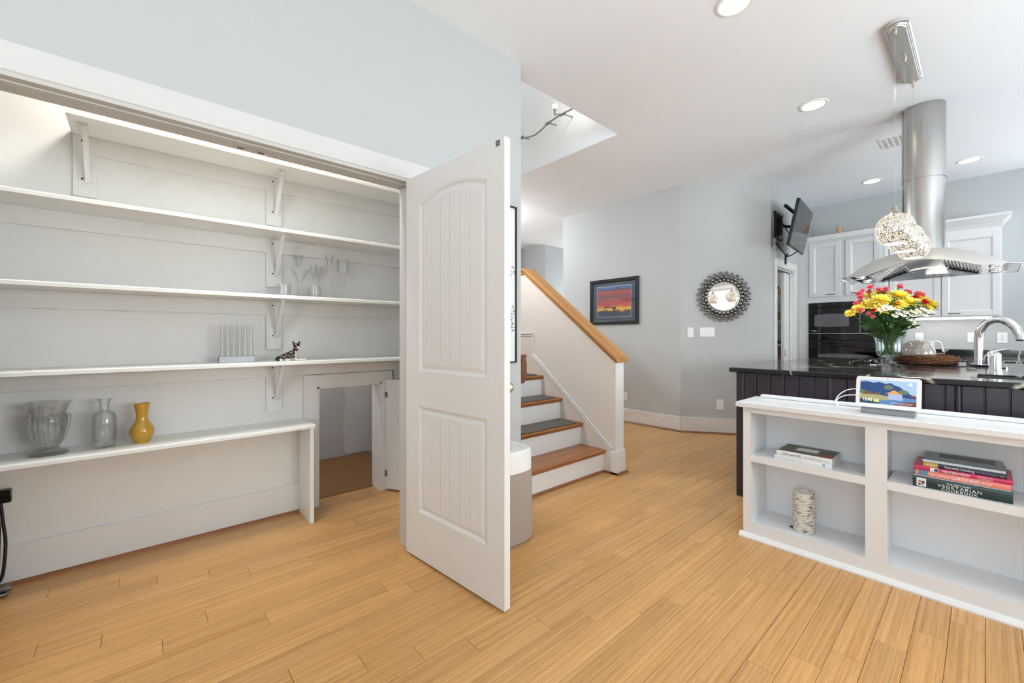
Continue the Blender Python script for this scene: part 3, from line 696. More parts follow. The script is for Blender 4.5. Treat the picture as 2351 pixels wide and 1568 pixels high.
obj('foot', M().box(-0.62, -0.462, 2.95, 3.04, 0.0, 0.018, bev=0.006).lathe([(0.0, -0.02), (0.013, -0.018), (0.014, 0.0), (0.013, 0.018), (0.0, 0.02)], (-0.470, 2.975, 0.032), 16, Matrix.Rotation(R(90), 4, 'Y')), 'zinc', bs)
bs.location.x += 0.012
# ================================================================= BESIDE THE DOOR
# framed ink drawing on the closet front wall
fr = thing('framed_drawing', 'tall thin-framed drawing of dark blossoms, mostly hidden behind open door', 'picture', (1.63, 2.118, 1.53))
mat('paper_white', (232, 233, 233), 0.5); mat('ink', (34, 34, 36), 0.7)
FX0, FX1, FZ0, FZ1 = 1.35, 1.908, 1.006, 2.055
m = M(); t_ = 0.010
m.box(FX0, FX0 + t_, 2.098, 2.119, FZ0, FZ1).box(FX1 - t_, FX1, 2.098, 2.119, FZ0, FZ1).box(FX0 + t_, FX1 - t_, 2.098, 2.119, FZ0, FZ0 + t_).box(FX0 + t_, FX1 - t_, 2.098, 2.119, FZ1 - t_, FZ1)
obj('frame', m, 'black_frame', fr)
obj('paper', M().box(FX0 + t_, FX1 - t_, 2.108, 2.118, FZ0 + t_, FZ1 - t_), 'paper_white', fr)
rnd = random.Random(5); m = M()
for cx, cz, s_, k in ((1.875, 1.615, 0.022, 14), (1.885, 1.36, 0.022, 16), (1.868, 1.325, 0.02, 12), (1.88, 1.245, 0.018, 14), (1.7, 1.5, 0.05, 30), (1.55, 1.7, 0.05, 30), (1.6, 1.25, 0.05, 30)):
    for _ in range(k):
        a = rnd.uniform(0, 6.28); d_ = s_ * rnd.random() ** 0.5
        x, zz = cx + d_ * math.cos(a), cz + d_ * 1.6 * math.sin(a); q = rnd.uniform(0.002, 0.006)
        if x + q < FX1 - t_: m.poly([(x - q, 2.1078, zz), (x, 2.1078, zz - q), (x + q, 2.1078, zz), (x, 2.1078, zz + q)], (0, -0.0004, 0))
m.box(1.60, 1.602, 2.1074, 2.1079, 1.1, 1.6).box(1.868, 1.8695, 2.1074, 2.1079, 1.2, 1.36)
obj('ink_blossom', m, 'ink', fr)
# air purifier
ap = thing('air_purifier', 'grey fabric and white cylindrical air purifier behind the open door', 'air purifier', (1.605, 1.90, 0))
mat('knit_grey', (178, 166, 154), 0.95, bump=0.9, bscale=700, var=0.22, vscale=420)
def rsq(r, n=48, p=2.8): return [(r * abs(math.cos(a)) ** (2 / p) * (1 if math.cos(a) >= 0 else -1), r * abs(math.sin(a)) ** (2 / p) * (1 if math.sin(a) >= 0 else -1)) for a in [2 * math.pi * k / n + 0.4 for k in range(n)]]
def rlo(m, prof): return m.loops([[(x, y, zz) for x, y in rsq(r)] for r, zz in prof])
obj('fabric_body', rlo(M(), [(0.150, 0.012), (0.160, 0.018), (0.164, 0.05), (0.163, 0.25), (0.158, 0.408), (0.152, 0.410)]), 'knit_grey', ap, local=True)
obj('base', rlo(M(), [(0.14, 0.0), (0.146, 0.004), (0.150, 0.014)]), 'grey_plastic', ap, local=True)
ld = obj('lid', rlo(M(), [(0.154, 0.409), (0.158, 0.412), (0.157, 0.50), (0.153, 0.522), (0.142, 0.531), (0.13, 0.528), (0.128, 0.524)]), 'white_plastic', ap, local=True)
m = M()
for k in range(11): m.box(-0.115 + 0.0225 * k, -0.101 + 0.0225 * k, -0.1, 0.1, 0.522, 0.529, bev=0.002)
obj('grille', m, 'white_plastic', ld, local=True)
# ================================================================= PICTURE WALL AND MIRROR WALL
PWR = R(-90)
pc = thing('sunset_picture', 'black-framed sunset seascape with whale tail and blue mat on grey wall', 'picture', (5.012, 3.48, 1.667), PWR)
hx, hz = 0.402, 0.322
m = M(); f = 0.052
rl = lambda o_, y_: [(-hx + o_, y_, -hz + o_), (hx - o_, y_, -hz + o_), (hx - o_, y_, hz - o_), (-hx + o_, y_, hz - o_)]
m.loops([rl(0, 0), rl(0, -0.026), rl(0.003, -0.029), rl(f - 0.012, -0.027), rl(f, -0.019), rl(f, 0)], caps=False, smooth=False)
obj('frame', m, 'black_frame', pc, local=True)
mat('mat_blue', (48, 66, 94), 0.7)
ix, iz = 0.284, 0.214
m = M(); a, b = hx - f, hz - f
m.box(-a, a, -0.012, -0.004, iz + 0.008, b).box(-a, a, -0.012, -0.004, -b, -iz - 0.004).box(-a, -ix, -0.012, -0.004, -iz - 0.004, iz + 0.008).box(ix, a, -0.012, -0.004, -iz - 0.004, iz + 0.008)
obj('mat_board', m, 'mat_blue', pc, local=True)
m = M(); k = 0.004
m.box(-ix, ix, -0.0115, -0.004, iz + 0.004, iz + 0.008).box(-ix, ix, -0.0115, -0.004, -iz - 0.004, -iz).box(-ix, -ix + k, -0.0115, -0.004, -iz, iz + 0.004).box(ix - k, ix, -0.0115, -0.004, -iz, iz + 0.004)
obj('mat_bevel', m, 'paper_white', pc, local=True)
# painted sky and sea
m_ = bpy.data.materials.new('sunset_print'); MATS['sunset_print'] = m_; m_.use_nodes = True
nt = m_.node_tree; n = nt.nodes; L = nt.links.new; bs_ = n['Principled BSDF']; bs_.inputs['Roughness'].default_value = 0.6
tc = n.new('ShaderNodeTexCoord'); sp = n.new('ShaderNodeSeparateXYZ'); L(tc.outputs['Object'], sp.inputs[0])
mp = n.new('ShaderNodeMapping'); mp.inputs['Scale'].default_value = (5, 5, 34); L(tc.outputs['Object'], mp.inputs[0])
no = n.new('ShaderNodeTexNoise'); no.inputs['Scale'].default_value = 1; no.inputs['Detail'].default_value = 5; L(mp.outputs[0], no.inputs['Vector'])
ma = n.new('ShaderNodeMapRange'); ma.inputs[1].default_value = -iz; ma.inputs[2].default_value = iz; L(sp.outputs['Z'], ma.inputs[0])
mm_ = n.new('ShaderNodeMath'); mm_.operation = 'MULTIPLY_ADD'; mm_.inputs[1].default_value = 0.22; L(no.outputs[0], mm_.inputs[0])
su = n.new('ShaderNodeMath'); su.operation = 'SUBTRACT'; su.inputs[1].default_value = 0.11; L(ma.outputs[0], mm_.inputs[2]); L(mm_.outputs[0], su.inputs[0])
cr = n.new('ShaderNodeValToRGB'); L(su.outputs[0], cr.inputs[0]); L(cr.outputs[0], bs_.inputs['Base Color'])
stops = [(0.0, (40, 62, 92)), (0.13, (30, 52, 80)), (0.16, (52, 40, 56)), (0.20, (140, 60, 50)), (0.235, (244, 196, 62)), (0.29, (238, 178, 50)), (0.34, (214, 92, 62)), (0.42, (196, 66, 62)),
         (0.56, (176, 74, 76)), (0.66, (122, 74, 82)), (0.76, (172, 70, 74)), (0.86, (176, 78, 80)), (0.895, (60, 50, 76)), (0.92, (62, 92, 152)), (1.0, (92, 130, 190))]
el = cr.color_ramp.elements
for i, (p_, c_) in enumerate(stops):
    e = el[i] if i < 2 else el.new(p_)
    e.position = p_; e.color = lin(c_)
obj('print', M().box(-ix, ix, -0.008, -0.003, -iz, iz), 'sunset_print', pc, local=True)
mat('whale_dark', (40, 38, 46), 0.7)
tail = [(x_ * 1.25 + 0.02, (z_ + 0.205) * 1.3 - 0.205) for x_, z_ in [(-0.150, -0.128), (-0.135, -0.104), (-0.10, -0.095), (-0.06, -0.102), (-0.035, -0.108), (-0.012, -0.102), (0.008, -0.103), (0.020, -0.112), (0.014, -0.124), (0.002, -0.128), (0.012, -0.155), (0.026, -0.186), (0.034, -0.205), (-0.004, -0.205), (-0.010, -0.17), (-0.022, -0.138), (-0.034, -0.120), (-0.07, -0.112), (-0.11, -0.114), (-0.135, -0.122)]]
obj('whale_tail', M().poly([(x, -0.0088, z) for x, z in tail], (0, 0.0008, 0)), 'whale_dark', pc, local=True)
obj('glazing', M().box(-a, a, -0.0155, -0.0145, -b, b), 'picture_glass', pc, local=True)
# plates: outlets and switches
def plate(name, label, cat, loc, rz, w_, h_, kind, group=None):
    t = thing(name, label, cat, loc, rz, group)
    obj('cover_plate', M().box(-w_ / 2, w_ / 2, -0.006, 0.0, -h_ / 2, h_ / 2, bev=0.003, seg=2), 'white_plastic', t, local=True)
    if kind == 'outlet':
        for s_ in (-1, 1):
            so = obj('socket', M().lathe([(0.017, 0), (0.0165, 0.0025), (0.0, 0.003)], (0, -0.0055, s_ * 0.0195), 20, Matrix.Rotation(R(90), 4, 'X')), 'white_plastic', t, local=True)
            q = M().box(-0.008, -0.0055, -0.0095, -0.008, s_ * 0.0195 + 0.000, s_ * 0.0195 + 0.009).box(0.0055, 0.008, -0.0095, -0.008, s_ * 0.0195 + 0.000, s_ * 0.0195 + 0.008).box(-0.0025, 0.0025, -0.0095, -0.008, s_ * 0.0195 - 0.009, s_ * 0.0195 - 0.004)
            obj('slot', q, 'slot_dark', so, local=True)
    elif kind == 'dimmer':
        obj('dimmer_knob', M().lathe([(0.013, 0), (0.012, 0.012), (0.0, 0.014)], (0, -0.006, 0), 20, Matrix.Rotation(R(90), 4, 'X')), 'white_plastic', t, local=True)
    else:
        for k in range(kind):
            x = (k - (kind - 1) / 2) * 0.046
            obj('toggle', M().box(x - 0.0045, x + 0.0045, -0.016, -0.005, -0.002, 0.010, bev=0.0015).box(x - 0.0055, x + 0.0055, -0.0068, -0.005, -0.012, 0.012), 'white_plastic', t, local=True)
    if kind != 'outlet':
        pass
    q = M()
    for z in ((0.0,) if kind == 'outlet' else (-h_ * 0.27, h_ * 0.27)):
        q.lathe([(0.003, 0), (0.003, 0.0012)], (0, -0.006, z), 10, Matrix.Rotation(R(90), 4, 'X'))
    obj('screw', q, 'grey_plastic', t, local=True)
    return t
MWR = math.atan2(dv.y, dv.x)
def onm(s, z, off=0.0005): p_ = AW0 + dv * s + nv * off; return (p_.x, p_.y, z)
plate('wall_outlet', 'white outlet low on the grey wall beside the stair half wall', 'outlet', (5.0115, 3.296, 0.353), PWR, 0.073, 0.117, 'outlet')
plate('wall_outlet', 'white outlet low on the angled wall under the round mirror', 'outlet', onm(0.446, 0.354), MWR, 0.073, 0.12, 'outlet')
plate('dimmer_switch', 'narrow white rotary dimmer plate left of the triple switch', 'switch', onm(0.112, 1.228), MWR, 0.07, 0.118, 'dimmer')
plate('triple_switch', 'wide white plate with three toggle switches under the round mirror', 'switch', onm(0.302, 1.230), MWR, 0.168, 0.114, 3)
# round mirror in a frame of metal balls
mr_ = thing('round_mirror', 'round mirror framed by rings of dark metal balls on angled wall', 'mirror', onm(0.483, 1.657), MWR)
RX = Matrix.Rotation(R(90), 4, 'X')
obj('mirror_glass', M().lathe([(0.0, 0.016), (0.168, 0.016), (0.170, 0.010), (0.170, 0.004)], (0, 0, 0), 64, RX), 'mirror', mr_, local=True)
obj('rim', M().lathe([(0.166, 0.004), (0.166, 0.018), (0.170, 0.021), (0.176, 0.020), (0.178, 0.004)], (0, 0, 0), 64, RX, caps=False), 'brushed_nickel', mr_, local=True)
obj('back_plate', M().lathe([(0.0, 0.001), (0.185, 0.001), (0.185, 0.006), (0.0, 0.006)], (0, 0, 0), 48, RX), 'gunmetal', mr_, local=True)
base = {}
for ri, (rad, br, sh) in enumerate(((0.200, 0.0235, 0.0), (0.237, 0.0205, 0.5), (0.266, 0.0162, 1.05), (0.291, 0.0146, 1.5))):
    for k in range(28):
        a = 2 * math.pi * (k + sh) / 28
        p_ = (rad * math.cos(a), -0.018, rad * math.sin(a))
        if ri not in base:
            base[ri] = obj('ball', M().ball((0, 0, 0), br, 14, 8), 'gunmetal', mr_, local=True); base[ri].location = p_
        else: dup(base[ri], p_, parent=mr_)
# ================================================================= TELEVISION
tvr = thing('television', 'small black television on a wall arm above the pantry door', 'television', (5.85, 1.678, 2.5))
# screen hangs off the wall, turned and tipped down; built in its own frame
TM = Matrix.Translation((5.773, 1.416, 2.44)) @ Matrix.Rotation(0.081, 4, 'Z') @ Matrix.Rotation(0.199, 4, 'X')
def tb(*a, **k): return M().box(*a, mx=TM, **k)
tw, th = 0.404, 0.254
bd = obj('housing', tb(-tw, tw, 0.001, 0.034, -th, th, bev=0.004), 'black_plastic', tvr)
obj('back_bulge', tb(-0.26, 0.26, 0.034, 0.062, -0.2, 0.12, bev=0.01), 'black_plastic', bd)
obj('bottom_vents', M().box(-0.30, -0.16, 0.01, 0.03, -th - 0.001, -th + 0.001, mx=TM).box(0.02, 0.2, 0.01, 0.03, -th - 0.001, -th + 0.001, mx=TM), 'grey_plastic', bd)
mat('screen_off', (52, 54, 56), 0.07, spec=0.6)
obj('screen', tb(-tw + 0.008, tw - 0.008, -0.0005, 0.002, -th + 0.012, th - 0.008), 'screen_off', tvr)
wm = obj('wall_mount', M().box(5.68, 5.70, 1.655, 1.677, 2.36, 2.67).box(5.88, 5.90, 1.655, 1.677, 2.36, 2.67).box(5.66, 5.94, 1.65, 1.677, 2.645, 2.675).box(5.66, 5.94, 1.65, 1.677, 2.355, 2.385), 'black_plastic', tvr)
obj('mount_arm', M().tube([(5.79, 1.66, 2.52), (5.93, 1.60, 2.52), (5.80, 1.49, 2.48)], 0.016, 8).box(5.775, 5.805, 1.62, 1.675, 2.40, 2.63).tube([(5.72, 1.65, 2.62), (5.86, 1.56, 2.40)], 0.006), 'black_plastic', wm)
obj('mount_post', M().tube([(5.80, 1.64, 2.38), (5.80, 1.64, 2.64)], 0.014, 10), 'brushed_nickel', wm)
obj('mount_rails', M().box(-0.12, -0.09, 0.062, 0.085, -0.2, 0.2, mx=TM).box(0.09, 0.12, 0.062, 0.085, -0.2, 0.2, mx=TM), 'black_plastic', wm)
obj('speaker_stub', M().tube([(5.90, 1.52, 2.66), (5.80, 1.60, 2.76)], 0.02, 10), 'black_plastic', tvr)
obj('tv_cord', M().tube([(5.70, 1.665, 2.30), (5.72, 1.63, 2.24), (5.80, 1.60, 2.17), (5.84, 1.60, 2.14)], 0.007, 8).tube([(5.86, 1.47, 2.20), (5.86, 1.55, 2.15), (5.845, 1.60, 2.14)], 0.006, 8)
    .tube([(5.84 + 0.018 * math.cos(t), 1.60, 2.10 + 0.05 * math.sin(t)) for t in [k * 0.5 for k in range(13)]], 0.008, 8)
    .tube([(5.865 + 0.02 * math.cos(t), 1.59, 2.16 + 0.018 * math.sin(t)) for t in [k * 0.5 for k in range(13)]], 0.006, 8), 'black_plastic', tvr)
obj('socket_plate', M().box(5.66, 5.74, 1.668, 1.678, 2.23, 2.36, bev=0.003), 'white_plastic', tvr)
# ================================================================= PANTRY
def wire_shelf(z, label):
    t = thing('wire_shelf', label, 'shelf', (7.0, 1.95, z), group='white wire pantry shelves')
    m = M(); m.tube([(6.93, 1.83, z), (6.93, 3.0, z)], 0.005, 6).tube([(6.93, 1.83, z - 0.03), (6.93, 3.0, z - 0.03)], 0.004, 6)
    for k in range(24): m.tube([(7.32, 1.84 + 0.03 * k, z + 0.003), (6.93, 1.84 + 0.03 * k, z + 0.003), (6.93, 1.84 + 0.03 * k, z - 0.03)], 0.003, 5)
    obj('wire_grid', m, 'white_plastic', t)
    obj('support', M().tube([(6.94, 1.82, z - 0.01), (7.325, 1.82, z - 0.25)], 0.005, 6), 'white_plastic', t)
wire_shelf(1.745, 'white wire pantry shelf carrying the wooden crate')
wire_shelf(1.405, 'white wire pantry shelf carrying the glass jars')
wire_shelf(0.850, 'lowest white wire pantry shelf seen, carrying a bowl')
tag(obj('pantry_board', M().box(6.92, 7.33, 1.81, 3.0, 1.035, 1.07, bev=0.003), 'white_trim'), 'solid white pantry shelf carrying the black pan', 'shelf')
cr_ = thing('wooden_crate', 'pale wooden slatted crate on the upper pantry shelf', 'crate', (7.06, 1.98, 1.748))
for k in range(2): obj('slat', M().box(6.945, 6.955, 1.84, 2.16, 1.752 + 0.062 * k, 1.805 + 0.062 * k, bev=0.002), 'pale_wood', cr_)
obj('side', M().box(6.955, 7.18, 1.84, 1.852, 1.752, 1.87).box(6.955, 7.18, 2.148, 2.16, 1.752, 1.87).box(6.955, 7.18, 1.852, 2.148, 1.752, 1.757), 'pale_wood', cr_)
mat('tin_red', (120, 52, 44), 0.4)
tag(obj('food_tin', M().lathe([(0.045, 0), (0.047, 0.004), (0.045, 0.01), (0.045, 0.10), (0.047, 0.104), (0.0, 0.105)], (7.03, 1.96, 1.758), 20), 'tin_red'), 'dark red tin standing in the pantry crate', 'tin')
tag(obj('food_tin', M().lathe([(0.04, 0), (0.042, 0.004), (0.04, 0.01), (0.04, 0.15), (0.042, 0.154), (0.0, 0.155)], (7.05, 2.06, 1.758), 20), 'black_plastic'), 'black tin standing in the pantry crate', 'tin')
mat('pasta', (196, 158, 106), 0.7, var=0.3, vscale=60)
for y, h, lb in ((1.93, 0.17, 'short glass jar of dry goods on the pantry shelf'), (2.04, 0.22, 'tall glass jar of dry goods on the pantry shelf')):
    j = thing('storage_jar', lb, 'jar', (7.0, y, 1.409))
    obj('glass_body', M().lathe([(0.0, 0.003), (0.045, 0.0), (0.048, 0.006), (0.048, h - 0.03), (0.036, h - 0.01), (0.036, h)], (7.0, y, 1.409), 24, caps=False), 'clear_glass', j)
    obj('lid', M().lathe([(0.038, h), (0.038, h + 0.015), (0.0, h + 0.017)], (7.0, y, 1.409), 24), 'zinc', j)
    obj('filling', M().lathe([(0.044, 0.005), (0.044, h * 0.6), (0.0, h * 0.62)], (7.0, y, 1.409), 20), 'pasta', j)
pn = thing('frying_pan', 'black frying pan with steel handle tip on the solid pantry shelf', 'pan', (7.02, 2.0, 1.07))
obj('pan', M().lathe([(0.0, 0.004), (0.09, 0.0), (0.12, 0.045), (0.116, 0.045), (0.088, 0.006), (0.0, 0.008)], (7.06, 2.02, 1.07), 28, caps=False), 'black_plastic', pn)
obj('handle', M().tube([(6.95, 1.98, 1.11), (6.925, 1.95, 1.12)], 0.012, 8).ball((6.925, 1.95, 1.118), 0.02, 12, 8), 'chrome', pn)
mat('stoneware', (206, 196, 178), 0.4)
tag(obj('bowl', M().lathe([(0.0, 0.006), (0.04, 0.0), (0.09, 0.05), (0.086, 0.051), (0.04, 0.01), (0.0, 0.012)], (7.03, 1.98, 0.854), 28, caps=False), 'stoneware'), 'cream stoneware bowl on the lowest wire pantry shelf', 'bowl')
# ================================================================= KITCHEN BACK WALL
def cab_door(parent, x, ya, yb, z0, z1, hside):
    """raised-frame door on a face towards -X; ya > yb"""
    fr_ = 0.055
    d_ = obj('door', M().box(x - 0.020, x, yb, yb + fr_, z0, z1, bev=0.002).box(x - 0.020, x, ya - fr_, ya, z0, z1, bev=0.002).box(x - 0.020, x, yb + fr_, ya - fr_, z0, z0 + fr_, bev=0.002).box(x - 0.020, x, yb + fr_, ya - fr_, z1 - fr_, z1, bev=0.002), 'cabinet_white', parent)
    m = M()
    a, b, c, e = yb + fr_, ya - fr_, z0 + fr_, z1 - fr_
    def lp(o_, xx): return [(xx, a + o_, c + o_), (xx, b - o_, c + o_), (xx, b - o_, e - o_), (xx, a + o_, e - o_)]
    m.loops([lp(0, x - 0.017), lp(0.012, x - 0.008), lp(0.013, x - 0.008)], caps=False, smooth=False); m.quad(*lp(0.013, x - 0.008))
    obj('panel', m, 'cabinet_white', d_)
    hy = ya - 0.10 if hside == 'L' else yb + 0.10
    m = M().tube([(x - 0.020, hy + 0.045, z0 + 0.028), (x - 0.036, hy + 0.030, z0 + 0.028), (x - 0.038, hy, z0 + 0.028), (x - 0.036, hy - 0.030, z0 + 0.028), (x - 0.020, hy - 0.045, z0 + 0.028)], 0.005, 8)
    obj('pull', m, 'dark_chrome', d_)
OX = 6.72
oc = thing('oven_cabinet', 'tall white kitchen cabinet housing the black wall ovens', 'cabinet', (OX, 1.2, 0))
m = M(); m.box(OX, XE, 0.80, 1.677, 0.0, 0.28).box(OX, XE, 0.80, 0.83, 0.28, 2.44).box(OX, XE, 1.575, 1.677, 0.28, 2.44).box(OX, XE, 0.83, 1.575, 1.62, 2.44).box(6.95, XE, 0.83, 1.575, 0.28, 1.62)
obj('carcass', m, 'cabinet_white', oc)
cab_door(oc, OX, 1.561, 1.230, 1.695, 2.400, 'R'); cab_door(oc, OX, 1.176, 0.845, 1.695, 2.400, 'L')
obj('top_moulding', M().box(OX - 0.022, XE, 0.79, 1.66, 2.435, 2.50, bev=0.004).box(OX - 0.010, XE, 0.795, 1.66, 2.415, 2.436, bev=0.002), 'cabinet_white', oc)
# wall ovens
ov = thing('built_in_oven', 'black built-in microwave over oven in the tall white cabinet', 'oven', (OX, 1.2, 0.3))
obj('housing', M().box(OX - 0.012, 6.95, 0.832, 1.573, 0.29, 1.612, bev=0.002), 'black_plastic', ov)
mw = obj('microwave_door', M().box(OX - 0.032, OX - 0.012, 1.03, 1.555, 1.225, 1.545, bev=0.004), 'black_gloss', ov)
mat('oven_window', (96, 96, 98), 0.12)
wn = [(1.50 - 0.36 * t, 1.31 - 0.012 * math.sin(math.pi * t)) for t in [k / 10 for k in range(11)]] + [(1.14 + 0.36 * t, 1.455 + 0.016 * math.sin(math.pi * t)) for t in [k / 10 for k in range(11)]]
obj('window', M().poly([(OX - 0.033, y, z) for y, z in wn], (0.002, 0, 0)), 'oven_window', mw)
obj('trim_line', M().box(OX - 0.034, OX - 0.012, 0.85, 1.56, 1.214, 1.220), 'chrome', ov)
obj('control_panel', M().box(OX - 0.030, OX - 0.012, 0.85, 1.02, 1.225, 1.545, bev=0.003), 'black_gloss', ov)
obj('top_vent', M().box(OX - 0.030, OX - 0.012, 0.845, 1.56, 1.555, 1.606, bev=0.004), 'black_gloss', ov)
obj('oven_panel', M().box(OX - 0.026, OX - 0.012, 0.84, 1.565, 1.125, 1.205, bev=0.003), 'black_gloss', ov)
od = obj('oven_door', M().box(OX - 0.036, OX - 0.012, 0.84, 1.565, 0.42, 1.108, bev=0.004), 'black_gloss', ov)
obj('oven_handle', M().tube([(OX - 0.036, 1.53, 1.035)] + [(OX - 0.072 - 0.0 * t, 1.52 - 0.64 * t, 1.04 + 0.025 * math.sin(math.pi * t)) for t in [k / 12 for k in range(13)]] + [(OX - 0.036, 0.87, 1.035)], 0.013, 10), 'black_plastic', od)
wn = [(1.46 - 0.52 * t, 0.60) for t in (0, 1)] + [(0.94 + 0.52 * t, 0.945 + 0.012 * math.sin(math.pi * t)) for t in [k / 10 for k in range(11)]]
obj('window', M().poly([(OX - 0.037, y, z) for y, z in wn], (0.002, 0, 0)), 'oven_window', od)
text(mw, 'Profile', 0.022, Vector((OX - 0.0335, 1.53, 1.243)) - WM[ov.name].translation, (R(90), 0, R(-90)), 'white_plastic', width=0.05)
# upper cabinets
UX = 7.0
uc = thing('upper_cabinet', 'white two-door wall cabinet with crown moulding behind the range hood', 'cabinet', (UX, 0.34, 1.4))
obj('carcass', M().box(UX, XE, -0.122, 0.80, 1.40, 2.42), 'cabinet_white', uc)
cab_door(uc, UX, 0.790, 0.345, 1.412, 2.330, 'R'); cab_door(uc, UX, 0.336, -0.108, 1.412, 2.330, 'L')
CR = [(0.0, 0.0), (0.004, 0.0), (0.012, 0.03), (0.045, 0.075), (0.065, 0.09), (0.070, 0.115), (0.0, 0.115)]
obj('crown_moulding', M().sweep(CR, [(XE, -0.122, 2.40), (UX - 0.002, -0.122, 2.40), (UX - 0.002, 0.80, 2.40)]), 'cabinet_white', uc)
mat('strip_glow', (255, 244, 236), 0.5, emit=9.0)
us = thing('under_cabinet_light', 'glowing strip light under the white wall cabinet', 'light', (7.1, 0.3, 1.39))
obj('housing', M().box(7.08, 7.13, -0.05, 0.74, 1.385, 1.40, bev=0.002), 'white_plastic', us)
obj('tube', M().box(7.072, 7.084, -0.045, 0.735, 1.376, 1.396, bev=0.003), 'strip_glow', us)
area('under_cabinet_light_glow', (7.13, 0.35, 1.374), (0, R(-20), 0), 0.03, 0.75, 0.5, (1.0, 0.93, 0.90))
# back counter with splash
m_ = bpy.data.materials.new('soapstone'); MATS['soapstone'] = m_; m_.use_nodes = True
nt = m_.node_tree; n = nt.nodes; L = nt.links.new; b = n['Principled BSDF']; b.inputs['Roughness'].default_value = 0.12
g = n.new('ShaderNodeNewGeometry')
wz = n.new('ShaderNodeTexNoise'); wz.inputs['Scale'].default_value = 2.2; wz.inputs['Detail'].default_value = 5; L(g.outputs['Position'], wz.inputs['Vector'])
mxv = n.new('ShaderNodeMix'); mxv.data_type = 'RGBA'; mxv.blend_type = 'LINEAR_LIGHT'; mxv.inputs[0].default_value = 0.16; L(g.outputs['Position'], mxv.inputs[6]); L(wz.outputs['Color'], mxv.inputs[7])
vo = n.new('ShaderNodeTexVoronoi'); vo.feature = 'DISTANCE_TO_EDGE'; vo.inputs['Scale'].default_value = 3.0; L(mxv.outputs[2], vo.inputs['Vector'])
cr = n.new('ShaderNodeValToRGB'); cr.color_ramp.elements[0].position = 0.0; cr.color_ramp.elements[0].color = (1, 1, 1, 1); cr.color_ramp.elements[1].position = 0.030; cr.color_ramp.elements[1].color = (0, 0, 0, 1); L(vo.outputs[0], cr.inputs[0])
n2 = n.new('ShaderNodeTexNoise'); n2.inputs['Scale'].default_value = 1.7; n2.inputs['Detail'].default_value = 2; L(g.outputs['Position'], n2.inputs['Vector'])
c2 = n.new('ShaderNodeValToRGB'); c2.color_ramp.elements[0].position = 0.34; c2.color_ramp.elements[1].position = 0.52; L(n2.outputs[0], c2.inputs[0])
mu = n.new('ShaderNodeMath'); mu.operation = 'MULTIPLY'; L(cr.outputs[0], mu.inputs[0]); L(c2.outputs[0], mu.inputs[1])
mc = n.new('ShaderNodeMix'); mc.data_type = 'RGBA'; mc.inputs[6].default_value = lin((30, 29, 29)); mc.inputs[7].default_value = lin((206, 196, 176)); L(mu.outputs[0], mc.inputs[0]); L(mc.outputs[2], b.inputs['Base Color'])
bc = thing('back_counter', 'black stone counter and splash over white base cabinets along back wall', 'counter', (7.0, -0.4, 0))
obj('worktop', M().box(6.68, XE, -2.6, 0.80, 0.885, 0.918, bev=0.004), 'soapstone', bc)
for k in range(4): obj('splash_tile', M().box(7.305, XE, 0.80 - 0.85 * (k + 1) + 0.001, 0.80 - 0.85 * k - 0.001, 0.918, 1.022, bev=0.002), 'soapstone', bc)
obj('cabinets', M().box(6.72, XE, -2.6, 0.80, 0.1, 0.885).box(6.78, XE, -2.6, 0.80, 0.0, 0.1), 'cabinet_white', bc)
plate('wall_switch', 'white single switch plate above the black splash, left of the outlet', 'switch', (7.3295, 0.102, 1.164), PWR, 0.078, 0.118, 1)
plate('wall_outlet', 'white outlet above the black splash under the wall cabinet end', 'outlet', (7.3295, -0.128, 1.164), PWR, 0.078, 0.118, 'outlet')
plate('wall_switch', 'white switch plate behind the flower vase above back counter', 'switch', (7.3295, 0.55, 1.164), PWR, 0.078, 0.118, 1)
# jug on the back counter
jg = thing('white_jug', 'white jug with long handle on the back counter behind speckled dome', 'jug', (7.0, 0.43, 0.918))
obj('body', M().lathe([(0.0, 0.0), (0.052, 0.0), (0.054, 0.006), (0.046, 0.20), (0.049, 0.212), (0.046, 0.212), (0.042, 0.2), (0.048, 0.01), (0.0, 0.008)], (7.0, 0.44, 0.918), 32, caps=False), 'white_plastic', jg)
obj('handle', M().tube([(7.0, 0.395, 1.115), (7.0, 0.365, 1.117), (7.0, 0.345, 1.10), (7.0, 0.325, 1.0)], [0.012, 0.013, 0.012, 0.010], 10), 'white_plastic', jg)
tag(obj('rolling_pin', M().lathe([(0.0, 0.0), (0.022, 0.0), (0.026, 0.01), (0.0265, 0.12), (0.024, 0.135), (0.012, 0.148), (0.0, 0.15)], (6.95, 1.29, 2.50), 24), 'pale_wood'), 'pale wooden cylinder with domed end standing on the tall cabinet', 'wooden post')
# ================================================================= CEILING FITTINGS
def downlight(x, y, label, power=9):
    t = thing('recessed_light', label, 'ceiling light', (x, y, CE), group='recessed ceiling lights')
    obj('trim_ring', M().lathe([(0.098, 0.0), (0.098, -0.004), (0.090, -0.007), (0.080, -0.006), (0.076, -0.002), (0.076, 0.0)], (x, y, CE), 40, caps=False), 'white_plastic', t)
    obj('lens', M().lathe([(0.0, -0.003), (0.06, -0.003), (0.076, -0.001)], (x, y, CE), 40, caps=False), 'can_glow', t)
    l = bpy.data.lights.new('recessed_light_beam', 'SPOT'); l.energy = power; l.spot_size = R(150); l.spot_blend = 0.9; l.shadow_soft_size = 0.07; l.color = (1, 0.96, 0.90)
    o = bpy.data.objects.new('recessed_light_beam', l); COL.objects.link(o); o.location = (x, y, CE - 0.03)
mat('can_glow', (255, 240, 214), 0.5, emit=3.2)
downlight(2.496, 0.932, 'recessed light cut by the photo\'s top edge'); downlight(4.071, 0.919, 'recessed light above the island, midway along the ceiling')
downlight(6.61, 0.907, 'small-looking recessed light left of the hood chimney', 4.5); downlight(6.596, 0.111, 'recessed light right of the hood chimney', 4.5)
